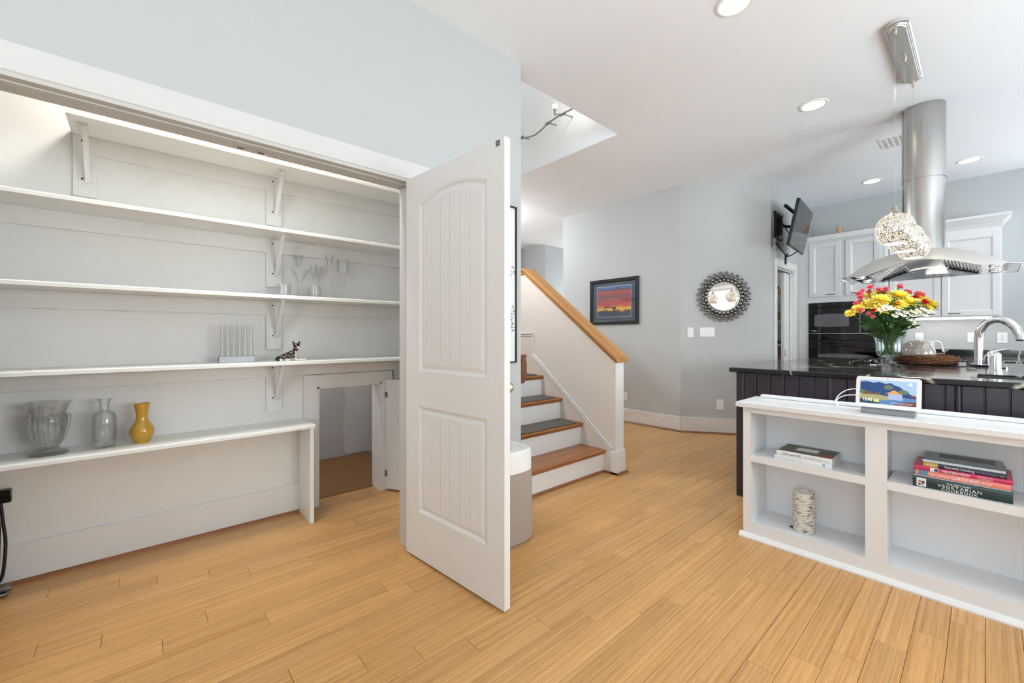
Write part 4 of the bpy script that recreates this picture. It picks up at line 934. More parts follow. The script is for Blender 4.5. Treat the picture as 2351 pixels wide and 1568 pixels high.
downlight(0.6, -1.6, 'unseen recessed light added behind the camera to brighten the room', 5)  # extra can behind the camera, added as fill
vt = thing('ceiling_vent', 'white ceiling air vent partly behind the hood chimney', 'vent', (5.4, 0.53, CE))
m = M(); m.box(5.25, 5.55, 0.40, 0.68, CE - 0.006, CE, bev=0.002); obj('frame', m, 'white_plastic', vt)
mat('vent_grey', (205, 206, 207), 0.5)
for k in range(6): obj('louver', M().box(5.27, 5.53, 0.425 + 0.04 * k, 0.445 + 0.04 * k, CE - 0.011, CE - 0.005, bev=0.001), 'vent_grey', vt)
# track light in the stairwell
tk = thing('track_light', 'curved silver track light with one cone lamp in the stairwell', 'light', (3.16, 3.0, 3.4))
pth = [(3.19, 3.50, 3.40), (3.23, 3.40, 3.40), (3.26, 3.30, 3.40), (3.23, 3.16, 3.40), (3.183, 3.02, 3.40), (3.165, 2.90, 3.40), (3.156, 2.80, 3.40), (3.156, 2.69, 3.40), (3.156, 2.5, 3.40)]
obj('rail', M().tube(smooth(pth), 0.008, 8), 'zinc', tk)
for p_ in ((3.195, 3.44, 3.4), (3.185, 3.02, 3.4), (3.158, 2.80, 3.4)):
    obj('clamp', M().tube([(p_[0], p_[1] - 0.03, 3.4), (p_[0], p_[1] + 0.03, 3.4)], 0.016, 10).tube([p_, (3.31, p_[1], 3.42)], 0.006), 'zinc', tk)
hd = obj('lamp_head', M().lathe([(0.010, 0.0), (0.014, 0.05), (0.016, 0.055)], (3.09, 2.84, 3.385), 20).tube([(3.158, 2.80, 3.4), (3.09, 2.84, 3.385)], 0.006), 'zinc', tk)
mat('halogen', (255, 250, 238), 0.4, emit=8.0)
obj('lamp_shade', M().lathe([(0.016, 0.055), (0.042, 0.105), (0.040, 0.105), (0.014, 0.057)], (3.09, 2.84, 3.385), 24, caps=False), 'clear_glass', hd)
obj('bulb', M().lathe([(0.0, 0.098), (0.03, 0.092), (0.014, 0.060)], (3.09, 2.84, 3.385), 20), 'halogen', hd)
l = bpy.data.lights.new('track_lamp', 'POINT'); l.energy = 2; l.shadow_soft_size = 0.04; l.color = (1, 0.97, 0.92)
o = bpy.data.objects.new('track_lamp', l); COL.objects.link(o); o.location = (3.05, 2.6, 3.56)

# unseen fill lamps added to brighten the deep picture wall and the stairs
hl = thing('hall_fill_lamp', 'unseen round hall lamp added to brighten the picture wall', 'lamp', (3.7, 5.3, CE))
obj('base', M().lathe([(0.15, -0.02), (0.15, 0.0)], (3.7, 5.3, CE), 32), 'white_plastic', hl)
obj('diffuser', M().lathe([(0.02, -0.085), (0.08, -0.075), (0.125, -0.05), (0.14, -0.02)], (3.7, 5.3, CE), 32), 'lamp_glow', hl)
l = bpy.data.lights.new('hall_fill_light', 'POINT'); l.energy = 64; l.shadow_soft_size = 0.14; l.color = (0.92, 0.96, 1.0)
o = bpy.data.objects.new('hall_fill_light', l); COL.objects.link(o); o.location = (3.7, 5.3, CE - 0.26)
ws = thing('stair_fill_lamp', 'unseen white sconce added behind the closet wall to brighten the stairs', 'lamp', (SX0, 3.3, 2.45))  # added sconce, out of view, lights treads and half wall
obj('back_plate', M().box(SX0, SX0 + 0.015, 3.24, 3.36, 2.36, 2.54, bev=0.003), 'white_plastic', ws)
obj('shade', M().lathe([(0.05, -0.06), (0.05, 0.08)], (SX0 + 0.075, 3.3, 2.45), 28, caps=False), 'lamp_glow', ws)
obj('arm', M().tube([(SX0 + 0.015, 3.3, 2.45), (SX0 + 0.03, 3.3, 2.45)], 0.008), 'brushed_nickel', ws)
l = bpy.data.lights.new('stair_fill_light', 'SPOT'); l.energy = 42; l.spot_size = R(140); l.spot_blend = 0.8; l.shadow_soft_size = 0.07; l.color = (0.98, 0.98, 1.0)
o = bpy.data.objects.new('stair_fill_light', l); COL.objects.link(o); o.location = (SX0 + 0.16, 3.1, 2.35); o.rotation_euler = (R(-25), R(-48), 0)

cb = thing('crawlspace_fill_bulb', 'unseen bare bulb added on the crawl-space ceiling to brighten the inside', 'lamp', (0.75, 3.7, 1.5))  # bulb added out of view to lift the dark crawl space
obj('socket', M().lathe([(0.03, 0.0), (0.03, -0.03), (0.018, -0.04)], (0.75, 3.7, 1.5), 16), 'white_plastic', cb)
obj('bulb', M().ball((0.75, 3.7, 1.43), 0.03, 16, 10), 'lamp_glow', cb)
l = bpy.data.lights.new('crawlspace_fill_light', 'POINT'); l.energy = 5; l.shadow_soft_size = 0.04; l.color = (1, 0.98, 0.97)
o = bpy.data.objects.new('crawlspace_fill_light', l); COL.objects.link(o); o.location = (0.75, 3.7, 1.36)

pl = thing('pantry_fill_lamp', 'unseen round lamp added on the pantry ceiling to brighten the shelves', 'lamp', (6.5, 2.6, CE))  # added fill, out of view, so the pantry shelves are not dark
obj('base', M().lathe([(0.12, -0.02), (0.12, 0.0)], (6.5, 2.6, CE), 28), 'white_plastic', pl)
obj('diffuser', M().lathe([(0.02, -0.07), (0.07, -0.062), (0.1, -0.04), (0.11, -0.02)], (6.5, 2.6, CE), 28), 'lamp_glow', pl)
l = bpy.data.lights.new('pantry_fill_light', 'POINT'); l.energy = 9; l.shadow_soft_size = 0.1
o = bpy.data.objects.new('pantry_fill_light', l); COL.objects.link(o); o.location = (6.5, 2.6, CE - 0.2)
# ================================================================= RANGE HOOD
HXA, HXB, HYC = 4.50, 5.147, 0.334
hd = thing('range_hood', 'arched stainless steel island range hood with round chimney', 'range hood', (4.82, HYC, 1.68))
LOW = [(0.782, 1.681), (0.655, 1.681), (0.60, 1.705), (0.53, 1.731), (0.46, 1.757), (0.40, 1.770), (0.334, 1.776), (0.268, 1.770), (0.205, 1.760), (0.138, 1.738), (0.07, 1.712), (0.012, 1.691), (-0.114, 1.691)]
UP = [(0.782, 1.684), (0.70, 1.746), (0.60, 1.805), (0.53, 1.827), (0.466, 1.840), (0.40, 1.851), (0.334, 1.856), (0.268, 1.855), (0.19, 1.846), (0.13, 1.826), (0.074, 1.805), (-0.035, 1.746), (-0.114, 1.695)]
m = M()   # front band, top skin, back band
m.poly([(HXA, y, z) for y, z in LOW] + [(HXA, y, z) for y, z in UP[::-1]], (0.012, 0, 0))
m.poly([(HXB - 0.012, y, z) for y, z in LOW] + [(HXB - 0.012, y, z) for y, z in UP[::-1]], (0.012, 0, 0))
m.loops([[(x, y, z) for y, z in UP] for x in (HXA, HXB)], closed=False, caps=False)
obj('canopy', m, 'brushed_steel', hd)
mat('hood_under', (150, 150, 152), 0.16, 1.0)
m = M(); m.loops([[(x, y, z + 0.006) for y, z in LOW] for x in (HXA + 0.012, HXB - 0.012)], closed=False, caps=False)
obj('underside', m, 'hood_under', hd)
def arcz(y):
    for (ya, za), (yb, zb) in zip(LOW, LOW[1:]):
        if yb <= y <= ya: return za + (zb - za) * (ya - y) / (ya - yb)
    return 1.69
for y0, y1 in ((0.645, 0.435), (0.225, 0.020)):
    fp = obj('filter', M().loops([[(x, y, arcz(y) + o_) for y in [y0 + (y1 - y0) * k / 6 for k in range(7)]] for x, o_ in ((HXA + 0.07, 0.004), (HXB - 0.07, 0.004))], closed=False, caps=False), 'dark_chrome', hd)
    m = M()
    for k in range(11):
        y = y0 + (y1 - y0) * (k + 0.5) / 11
        m.tube([(HXA + 0.08, y, arcz(y) + 0.002), (HXB - 0.08, y, arcz(y) + 0.002)], 0.0055, 6)
    obj('baffles', m, 'brushed_steel', fp)
    ym = (y0 + y1) / 2
    obj('filter_latch', M().tube([(HXB - 0.06, y0 - 0.02, arcz(y0 - 0.02) - 0.004), (HXB - 0.06, y1 + 0.02, arcz(y1 + 0.02) - 0.004)], 0.006, 8), 'black_plastic', fp)
mat('hood_lamp', (255, 250, 240), 0.4, emit=5.0)
for y, z in ((0.715, 1.681), (-0.055, 1.691)):
    for x in (4.66, 4.98):
        lr = obj('lamp_ring', M().lathe([(0.040, 0.004), (0.040, -0.004), (0.032, -0.006), (0.030, -0.002)], (x, y, z), 28, caps=False), 'chrome', hd)
        obj('lamp_lens', M().lathe([(0.0, -0.004), (0.031, -0.003)], (x, y, z), 28, caps=False), 'hood_lamp', lr)
        l = bpy.data.lights.new('hood_lamp_beam', 'SPOT'); l.energy = 1.6; l.spot_size = R(110); l.spot_blend = 0.7; l.shadow_soft_size = 0.03; l.color = (1, 0.96, 0.88)
        o = bpy.data.objects.new('hood_lamp_beam', l); COL.objects.link(o); o.location = (x, y, z - 0.02)
for s_, y, z in ((1, 0.782, 1.682), (-1, -0.114, 1.692)):
    obj('end_rail', M().tube([(HXA + 0.02, y, z), (HXA + 0.03, y + s_ * 0.055, z - 0.004), (HXB - 0.03, y + s_ * 0.055, z - 0.004), (HXB - 0.02, y, z)], 0.005, 8), 'chrome', hd)
    obj('end_glass', M().box(HXA + 0.035, HXB - 0.035, min(y, y + s_ * 0.05), max(y, y + s_ * 0.05), z - 0.004, z + 0.001), 'clear_glass', hd)
obj('glass_visor', M().poly([(HXB - 0.006, y, z) for y, z in LOW[1:-1]], (0.005, 0, 0)), 'smoked_glass', hd)
CC = (4.80, 0.336)
ch = obj('chimney', M().lathe([(0.128, 1.83), (0.128, 2.46)], (CC[0], CC[1], 0), 48, caps=False).lathe([(0.131, 2.455), (0.131, CE)], (CC[0], CC[1], 0), 48, caps=False), 'brushed_steel', hd)
obj('chimney_foot', M().lathe([(0.22, 1.835), (0.17, 1.858), (0.14, 1.868), (0.129, 1.871)], (CC[0], CC[1], 0), 48, caps=False), 'brushed_steel', ch)
# ================================================================= PENDANT
m_ = bpy.data.materials.new('mercury_globe'); MATS['mercury_globe'] = m_; m_.use_nodes = True
nt = m_.node_tree; n = nt.nodes; L = nt.links.new; b = n['Principled BSDF']
b.inputs['Base Color'].default_value = lin((158, 150, 138)); b.inputs['Metallic'].default_value = 1.0; b.inputs['Roughness'].default_value = 0.12
tc = n.new('ShaderNodeTexCoord'); vo = n.new('ShaderNodeTexVoronoi'); vo.inputs['Scale'].default_value = 215; vo.inputs['Randomness'].default_value = 0.9; L(tc.outputs['Object'], vo.inputs['Vector'])
cr = n.new('ShaderNodeValToRGB'); cr.color_ramp.elements[0].position = 0.36; cr.color_ramp.elements[0].color = (1, 1, 1, 1); cr.color_ramp.elements[1].position = 0.54; cr.color_ramp.elements[1].color = (0, 0, 0, 1); L(vo.outputs['Distance'], cr.inputs[0])
mu = n.new('ShaderNodeMath'); mu.operation = 'MULTIPLY'; mu.inputs[1].default_value = 1.35; L(cr.outputs[0], mu.inputs[0]); L(mu.outputs[0], b.inputs['Emission Strength'])
b.inputs['Emission Color'].default_value = lin((255, 243, 222))
mat('bulb_glow', (255, 244, 226), 0.5, emit=6.0)
pt = thing('pendant_light', 'three mirrored globe pendants on clear cords from a long steel ceiling plate', 'pendant light', (3.77, 0.355, CE))
def stadium(ax, ay, n_=10):
    """long rounded outline: straight sides along x, arched ends"""
    pts = []
    for k in range(n_ + 1):
        t = -1 + 2 * k / n_; pts.append((ax + 0.045 * (1 - t * t) - 0.045, ay * t))
    for k in range(n_ + 1):
        t = 1 - 2 * k / n_; pts.append((-(ax + 0.045 * (1 - t * t) - 0.045), ay * t))
    return pts
m = M(); m.loops([[(3.77 + x, 0.350 + y, CE + z) for x, y in stadium(ax, ay)] for ax, ay, z in ((0.445, 0.058, 0.0), (0.445, 0.058, -0.018), (0.438, 0.052, -0.022), (0.434, 0.048, -0.022), (0.430, 0.045, -0.027), (0.424, 0.040, -0.027), (0.420, 0.037, -0.033))], smooth=False)
cn = obj('canopy', m, 'satin_steel', pt)
for x in (3.70, 3.86): obj('screw', M().ball((x, 0.35, CE - 0.034), 0.005, 10, 6), 'gunmetal', cn)
GP = [(0.0, 0.0)]
for x, y, gz, k in ((3.40, 0.36, 1.832, 0), (3.79, 0.352, 1.836, 1), (4.205, 0.349, 1.842, 2)):
    obj('cord_grip', M().lathe([(0.009, 0.0), (0.006, -0.024), (0.0025, -0.026)], (x, y, CE - 0.032), 16), 'brushed_nickel', cn)
    obj('cord', M().tube([(x, y, CE - 0.05), (x, y, gz + 0.125)], 0.0028, 8), 'vase_glass', pt)
    prof = [(0.054, -0.092), (0.070, -0.080), (0.086, -0.052), (0.0935, -0.015), (0.093, 0.015), (0.084, 0.045), (0.066, 0.068), (0.040, 0.084), (0.018, 0.090)]
    gl = obj('globe', M().lathe(prof, (0, 0, 0), 48, caps=False), 'mercury_globe', pt, local=True)
    gl.location = Vector((x, y, gz)) - Vector((3.77, 0.355, CE))
    WM[gl.name] = Matrix.Translation((x, y, gz))
    obj('socket_cap', M().lathe([(0.042, 0.082), (0.030, 0.092), (0.018, 0.108), (0.010, 0.130), (0.006, 0.140), (0.0, 0.141)], (x, y, gz), 24), 'brushed_nickel', gl)
    obj('diffuser', M().lathe([(0.0, -0.088), (0.053, -0.090)], (x, y, gz), 32, caps=False), 'bulb_glow', gl)
    l = bpy.data.lights.new('pendant_bulb', 'POINT'); l.energy = 1.8; l.shadow_soft_size = 0.05; l.color = (1, 0.94, 0.86)
    o = bpy.data.objects.new('pendant_bulb', l); COL.objects.link(o); o.location = (x, y, gz - 0.13)
# ================================================================= ISLAND
IX, IY = 3.33, 1.232
isl = thing('kitchen_island', 'dark plum beadboard kitchen island base behind the white bookcase', 'island', (4.4, 0.0, 0))
mat('plum_paint', (50, 43, 52), 0.34, bump=0.25, bscale=60)
obj('carcass', M().box(IX + 0.012, 5.50, -2.4, IY - 0.02, 0.09, 0.918).box(IX + 0.012, 5.44, -2.4, IY - 0.08, 0.0, 0.09), 'plum_paint', isl)
obj('corner_post', M().box(IX - 0.004, IX + 0.05, IY - 0.05, IY, 0.0, 0.918, bev=0.004), 'plum_paint', isl)
y = IY - 0.051; k = 0; first = None; cuts = (0.667, 0.098, -0.48)
bw = 0.0862
ys = []
while y > -1.9:
    nxt = y - bw
    for c in cuts:
        if nxt < c - 0.008 < y - 0.02: nxt = min(y - 0.02, c + 0.010) if c + 0.010 < y - 0.02 else c + 0.010
    w_ = y - nxt
    if w_ > 0.03:
        ob = obj('beadboard', M().box(IX, IX + 0.012, nxt + 0.0015, y - 0.0015, 0.0, 0.918, bev=0.003), 'plum_paint', isl)
        obj('bead', M().tube([(IX + 0.002, nxt + 0.0045, 0.0), (IX + 0.002, nxt + 0.0045, 0.918)], 0.003, 6), 'plum_paint', ob)
    y = nxt
    if any(abs(y - (c + 0.010)) < 1e-6 for c in cuts): y -= 0.022
for c in cuts: obj('batten', M().tube([(IX + 0.004, c, 0.0), (IX + 0.004, c, 0.918)], 0.011, 10), 'plum_paint', isl)
for k, (z0, z1) in enumerate(((0.12, 0.46), (0.475, 0.70), (0.715, 0.88))):
    for x0 in (3.40, 4.08, 4.76): obj('drawer_front', M().box(x0, x0 + 0.66, IY - 0.02, IY + 0.0, z0, z1, bev=0.003), 'plum_paint', isl)
tp = thing('island_worktop', 'black veined soapstone worktop of the island', 'worktop', (4.4, 0.0, 0.918))
SKX0, SKX1, SKY0, SKY1 = 3.50, 3.86, -0.75, 0.03
m = M(); WX0, WX1, WY0, WY1, Za, Zb = 3.29, 5.56, -2.5, 1.268, 0.918, 0.952
def slab(pts, z0, z1, material, parent, name, bev=0.006):
    o_ = M(); n_ = len(pts); cx = sum(p[0] for p in pts) / n_; cy = sum(p[1] for p in pts) / n_
    return o_
def rect(x0, x1, y0, y1, z): return [(x0, y0, z), (x1, y0, z), (x1, y1, z), (x0, y1, z)]
e_ = 0.008
bmq = M()
O = [rect(WX0 + a, WX1 - a, WY0 + a, WY1 - a, z) for a, z in ((e_, Za), (0.0, Za + 0.006), (0.0, Zb - e_), (0.002, Zb - 0.003), (e_, Zb))]
for A_, B_ in zip(O, O[1:]):
    for i in range(4): bmq.quad(A_[i], A_[(i + 1) % 4], B_[(i + 1) % 4], B_[i])
I_ = rect(SKX0, SKX1, SKY0, SKY1, Zb); J_ = rect(SKX0, SKX1, SKY0, SKY1, Za)
for P_, Q_ in ((O[-1], I_), (O[0], J_)):
    for i in range(4): bmq.quad(P_[i], P_[(i + 1) % 4], Q_[(i + 1) % 4], Q_[i])
for i in range(4): bmq.quad(I_[i], I_[(i + 1) % 4], J_[(i + 1) % 4], J_[i])
bmesh.ops.remove_doubles(bmq.bm, verts=bmq.bm.verts, dist=1e-5)
obj('slab', bmq, 'soapstone', tp)
sk_ = thing('sink', 'black undermount sink set in the island worktop by the tap', 'sink', (3.68, -0.36, 0.75))
mat('sink_black', (24, 24, 25), 0.25)
m = M(); a, b_ = rect(SKX0 - 0.004, SKX1 + 0.004, SKY0 - 0.004, SKY1 + 0.004, 0.9495), rect(SKX0, SKX1, SKY0, SKY1, 0.9495)
m.loops([rect(SKX0 + 0.001, SKX1 - 0.001, SKY0 + 0.001, SKY1 - 0.001, 0.944), rect(SKX0 + 0.004, SKX1 - 0.004, SKY0 + 0.004, SKY1 - 0.004, 0.93), rect(SKX0 + 0.02, SKX1 - 0.02, SKY0 + 0.02, SKY1 - 0.02, 0.76)], caps=False, smooth=False)
m.quad(*rect(SKX0 + 0.02, SKX1 - 0.02, SKY0 + 0.02, SKY1 - 0.02, 0.76))
obj('basin', m, 'sink_black', sk_)
obj('drain', M().lathe([(0.0, 0.764), (0.04, 0.764), (0.042, 0.761)], (3.68, -0.36, 0), 20), 'chrome', sk_)
# tap
fa = thing('kitchen_tap', 'chrome gooseneck kitchen tap with lever handle on the island', 'tap', (4.0, -0.02, Zb))
obj('base', M().lathe([(0.0, 0.0), (0.037, 0.0), (0.036, 0.012), (0.031, 0.03), (0.031, 0.105), (0.029, 0.12), (0.020, 0.130), (0.0, 0.134)], (4.0, -0.038, Zb), 28), 'chrome', fa)
obj('side_collar', M().tube([(4.0, 0.055, 1.003), (4.0, -0.03, 1.003)], [0.012, 0.014], 14).ball((4.0, 0.055, 1.003), 0.0145, 14, 8), 'dark_chrome', fa)
arc = [(3.995, 0.028, 1.003), (3.995, 0.028, 1.10), (3.994, 0.027, 1.18), (3.99, 0.020, 1.225), (3.985, 0.0, 1.262), (3.975, -0.028, 1.283), (3.965, -0.060, 1.287), (3.952, -0.092, 1.270), (3.94, -0.118, 1.238), (3.932, -0.132, 1.20), (3.928, -0.138, 1.165)]
sp_ = obj('spout', M().tube(smooth(arc, 4), 0.0205, 18), 'chrome', fa)
obj('aerator', M().lathe([(0.0, -0.006), (0.017, -0.005), (0.019, 0.002), (0.019, 0.006)], (3.927, -0.1385, 1.162), 18), 'dark_chrome', sp_)
obj('lever', M().tube([(4.0, -0.020, 1.06), (4.0, -0.026, 1.075), (4.0, -0.045, 1.090), (4.0, -0.072, 1.100), (4.0, -0.100, 1.103)], [0.020, 0.021, 0.014, 0.009, 0.005], 12).tube([(4.0, -0.005, 1.055), (4.0, -0.026, 1.078)], [0.010, 0.018], 12), 'chrome', fa)
# cooktop
ck = thing('cooktop', 'black glass cooktop with low black grates set into the island', 'cooktop', (4.86, 0.33, Zb))
obj('glass_plate', M().box(4.63, 5.17, -0.10, 0.78, Zb, Zb + 0.008, bev=0.003), 'black_gloss', ck)
obj('chrome_edge', M().box(4.625, 5.175, 0.778, 0.786, Zb, Zb + 0.010).box(4.625, 5.175, -0.106, -0.098, Zb, Zb + 0.010), 'chrome', ck)
for y0 in (0.66, 0.02):
    for x0 in (4.77, 5.03):
        gr = obj('burner', M().lathe([(0.0, 0.026), (0.035, 0.026), (0.045, 0.018), (0.050, 0.008)], (x0, y0, Zb), 24), 'dark_chrome', ck)
        for k in range(4):
            m = M(); a = R(45 + 90 * k); m.tube([(x0 + 0.035 * math.cos(a), y0 + 0.035 * math.sin(a), Zb + 0.036), (x0 + 0.11 * math.cos(a), y0 + 0.10 * math.sin(a), Zb + 0.036), (x0 + 0.11 * math.cos(a), y0 + 0.10 * math.sin(a), Zb + 0.008)], 0.005, 6)
            obj('grate_arm', m, 'black_plastic', gr)
# twig wreath and speckled dome
wr = thing('twig_wreath', 'flat brown grapevine wreath lying on the island beside the flower vase', 'wreath', (4.86, 0.335, Zb + 0.008))
mat('twig', (112, 70, 42), 0.85, var=0.4, vscale=40)
rnd = random.Random(11); m = M()
for k in range(110):
    a0 = rnd.uniform(0, 6.28); sp = rnd.uniform(1.2, 3.4); r0 = rnd.uniform(0.13, 0.205); z0 = rnd.uniform(0.006, 0.062); ph = rnd.uniform(0, 6.28)
    m.tube([(4.86 + (r0 + 0.014 * math.sin(3 * t + ph)) * math.cos(a0 + t), 0.335 + (r0 + 0.014 * math.sin(3 * t + ph)) * math.sin(a0 + t), Zb + 0.008 + max(0.006, z0 + 0.012 * math.sin(2.3 * t + ph))) for t in [sp * q / 12 for q in range(13)]], rnd.uniform(0.0016, 0.0046), 5)
for k in range(14):
    a0 = rnd.uniform(0, 6.28); r0 = rnd.uniform(0.17, 0.2)
    m.tube([(4.86 + r0 * math.cos(a0), 0.335 + r0 * math.sin(a0), Zb + 0.03), (4.86 + (r0 + 0.04) * math.cos(a0 + 0.25), 0.335 + (r0 + 0.04) * math.sin(a0 + 0.25), Zb + 0.015 + rnd.random() * 0.04)], 0.002, 4)
obj('twigs', m, 'twig', wr, weld=False)
m_ = bpy.data.materials.new('speckled_stone'); MATS['speckled_stone'] = m_; m_.use_nodes = True
nt = m_.node_tree; n = nt.nodes; L = nt.links.new; b = n['Principled BSDF']; b.inputs['Roughness'].default_value = 0.18; b.inputs['Coat Weight'].default_value = 0.6
tc = n.new('ShaderNodeTexCoord'); vo = n.new('ShaderNodeTexVoronoi'); vo.inputs['Scale'].default_value = 430; L(tc.outputs['Object'], vo.inputs['Vector'])
cr = n.new('ShaderNodeValToRGB'); L(vo.outputs['Color'], cr.inputs[0])
cr.color_ramp.interpolation = 'CONSTANT'; cr.color_ramp.elements[0].color = lin((96, 90, 84)); cr.color_ramp.elements[1].position = 0.3; cr.color_ramp.elements[1].color = lin((158, 152, 145))
e = cr.color_ramp.elements.new(0.55); e.color = lin((182, 168, 156)); e = cr.color_ramp.elements.new(0.75); e.color = lin((128, 127, 127)); L(cr.outputs[0], b.inputs['Base Color'])
sd = obj('speckled_dome', M().lathe([(0.0, 0.0), (0.085, 0.0), (0.105, 0.02), (0.112, 0.06), (0.102, 0.105), (0.078, 0.142), (0.045, 0.164), (0.0, 0.172)], (0, 0, 0), 40), 'speckled_stone', None, local=True)
sd.location = (4.86, 0.375, Zb + 0.030)
tag(sd, 'speckled grey stone-like dome sitting in the twig wreath', 'ornament')
# ================================================================= FLOWERS
VX, VY = 4.53, 0.515
fv = thing('footed_vase', 'clear footed glass vase holding the mixed bouquet', 'vase', (VX, VY, Zb))
obj('foot', M().lathe([(0.0, 0.004), (0.078, 0.0), (0.080, 0.004), (0.050, 0.014), (0.026, 0.028), (0.020, 0.038), (0.034, 0.048), (0.036, 0.054), (0.026, 0.060)], (0, 0, 0), 40, caps=False), 'thick_glass', fv, local=True)
obj('bowl', M().lathe([(0.0, 0.058), (0.030, 0.058), (0.060, 0.066), (0.078, 0.082), (0.083, 0.110), (0.084, 0.160), (0.088, 0.200), (0.099, 0.228), (0.112, 0.243), (0.110, 0.244), (0.096, 0.229), (0.0845, 0.200), (0.080, 0.160), (0.079, 0.112), (0.074, 0.086), (0.056, 0.071), (0.0, 0.064)], (0, 0, 0), 48, caps=False), 'vase_glass', fv, local=True)
glass('water', (232, 240, 236), 0.3, 0.03)
obj('water', M().lathe([(0.0, 0.068), (0.055, 0.073), (0.073, 0.088), (0.078, 0.114), (0.079, 0.175), (0.0, 0.1752)], (0, 0, 0), 40, caps=False), 'water', fv, local=True)
bq = thing('flower_bouquet', 'bouquet of yellow chrysanthemums, pink carnations and white daisies', 'flowers', (VX, VY, Zb))
mat('stem_green', (70, 104, 44), 0.6); mat('leaf_green', (58, 92, 42), 0.55, var=0.3, vscale=30); mat('bud_green', (116, 142, 70), 0.6)
mat('mum_yellow', (255, 234, 96), 0.6, var=0.06, vscale=40); mat('mum_centre', (214, 160, 30), 0.7); mat('carnation_pink', (246, 124, 138), 0.6, var=0.12, vscale=40)
mat('carnation_red', (206, 44, 40), 0.6); mat('daisy_white', (244, 240, 226), 0.6); mat('daisy_eye', (206, 190, 90), 0.7)
rnd = random.Random(4)
def petal(m, base, d, up, ln, wd, cup):
    d = Vector(d).normalized(); s_ = d.cross(Vector(up)).normalized(); u_ = s_.cross(d).normalized(); B = Vector(base)
    p1, p2 = B + d * ln * 0.55 + u_ * cup * 0.4, B + d * ln + u_ * cup
    bm = m.bm
    v = [bm.verts.new(q) for q in (B - s_ * wd * 0.25, B + s_ * wd * 0.25, p1 + s_ * wd * 0.5, p2 + s_ * wd * 0.22, p2 - s_ * wd * 0.22, p1 - s_ * wd * 0.5)]
    bm.faces.new((v[0], v[1], v[2], v[5])); bm.faces.new((v[5], v[2], v[3], v[4]))
def mum_mesh():
    m = M()
    for ring_, (cnt, ln, el_) in enumerate(((16, 0.046, 5), (14, 0.042, 22), (12, 0.034, 42), (8, 0.024, 62))):
        for k in range(cnt):
            a = 2 * math.pi * (k + 0.5 * (ring_ % 2)) / cnt + rnd.uniform(-0.08, 0.08); e_ = R(el_ + rnd.uniform(-6, 6))
            petal(m, (0.004 * math.cos(a), 0.004 * math.sin(a), 0.002 * ring_), (math.cos(a) * math.cos(e_), math.sin(a) * math.cos(e_), math.sin(e_)), (0, 0, 1), ln * rnd.uniform(0.9, 1.08), 0.013, 0.004)
    return m
def carn_mesh():
    m = M()
    for ring_, (cnt, ln, el_) in enumerate(((9, 0.020, 12), (8, 0.019, 38), (6, 0.017, 66))):
        for k in range(cnt):
            a = 2 * math.pi * (k + 0.4 * ring_) / cnt; e_ = R(el_ + rnd.uniform(-8, 8))
            petal(m, (0, 0, 0.004 * ring_), (math.cos(a) * math.cos(e_), math.sin(a) * math.cos(e_), math.sin(e_)), (0, 0, 1), ln * rnd.uniform(0.85, 1.1), 0.019, 0.003)
    return m
def daisy_mesh():
    m = M()
    for k in range(11):
        a = 2 * math.pi * k / 11; petal(m, (0.003 * math.cos(a), 0.003 * math.sin(a), 0), (math.cos(a), math.sin(a), 0.1), (0, 0, 1), 0.012, 0.007, 0.001)
    return m
def calyx(m, r, h): return m.lathe([(0.002, -h), (r, -h * 0.7), (r * 1.1, -h * 0.2), (r * 0.8, 0.0)], (0, 0, 0), 10)
protos = {}
def flower(kind, p, tilt_dir, tilt_amt, s_):
    q = Vector((0, 0, 1)).rotation_difference(Vector((tilt_dir[0] * tilt_amt, tilt_dir[1] * tilt_amt, 1)).normalized()).to_euler()
    spec = {'mum': (mum_mesh, 'mum_yellow', ('flower_centre', lambda: M().ball((0, 0, 0.008), 0.009, 10, 6), 'mum_centre')), 'pink': (carn_mesh, 'carnation_pink', ('calyx', lambda: calyx(M(), 0.006, 0.024), 'bud_green')),
            'red': (carn_mesh, 'carnation_red', ('calyx', lambda: calyx(M(), 0.006, 0.024), 'bud_green')), 'daisy': (daisy_mesh, 'daisy_white', ('flower_centre', lambda: M().ball((0, 0, 0.001), 0.0035, 8, 5), 'daisy_eye'))}[kind]
    nm = {'mum': 'chrysanthemum', 'pink': 'carnation', 'red': 'carnation', 'daisy': 'daisy'}[kind]
    if kind not in protos:
        o_ = obj(nm, spec[0](), spec[1], bq, local=True); c_ = obj(spec[2][0], spec[2][1](), spec[2][2], o_, local=True); protos[kind] = (o_, c_)
    else:
        o_ = dup(protos[kind][0], parent=bq); dup(protos[kind][1], parent=o_)
    o_.location = p; o_.rotation_euler = q; o_.scale = (s_, s_, s_ * 0.9)
stems = M()
# viewer's right and viewer's depth directions on the worktop
rv = Vector((0.748, -0.664, 0)).normalized(); dvv = Vector((0.664, 0.748, 0)).normalized()
def put(kind, a, h, dpt=0.0, s_=1.0, stem=True):
    p = rv * a + dvv * dpt + Vector((0, 0, h)); td = (rv * a + dvv * (dpt - 0.06)); td = td.normalized() if td.length > 1e-4 else Vector((0, 0, 0))
    flower(kind, p, (td * (abs(a) * 2.2 + 0.15) - dvv * (0.75 if kind == 'daisy' else 0.35)), 1.0, s_)
    if stem:
        j1, j2 = rnd.uniform(-0.03, 0.03), rnd.uniform(-0.03, 0.03); b0 = Vector((-p.x * 0.12 + j1, -p.y * 0.12 + j2, 0.085)); mid = Vector((p.x * 0.20 - j2 * 0.8, p.y * 0.20 + j1 * 0.8, 0.235))
        stems.tube([b0, mid, mid.lerp(p, 0.5) + Vector((0, 0, 0.012)), p - Vector((0, 0, 0.006))], 0.0022, 5)
K = 1 / 284.0
def px(u_, v_): return ((u_ - 2043) * K * 0.97, (838 - v_) * K + 0.0)
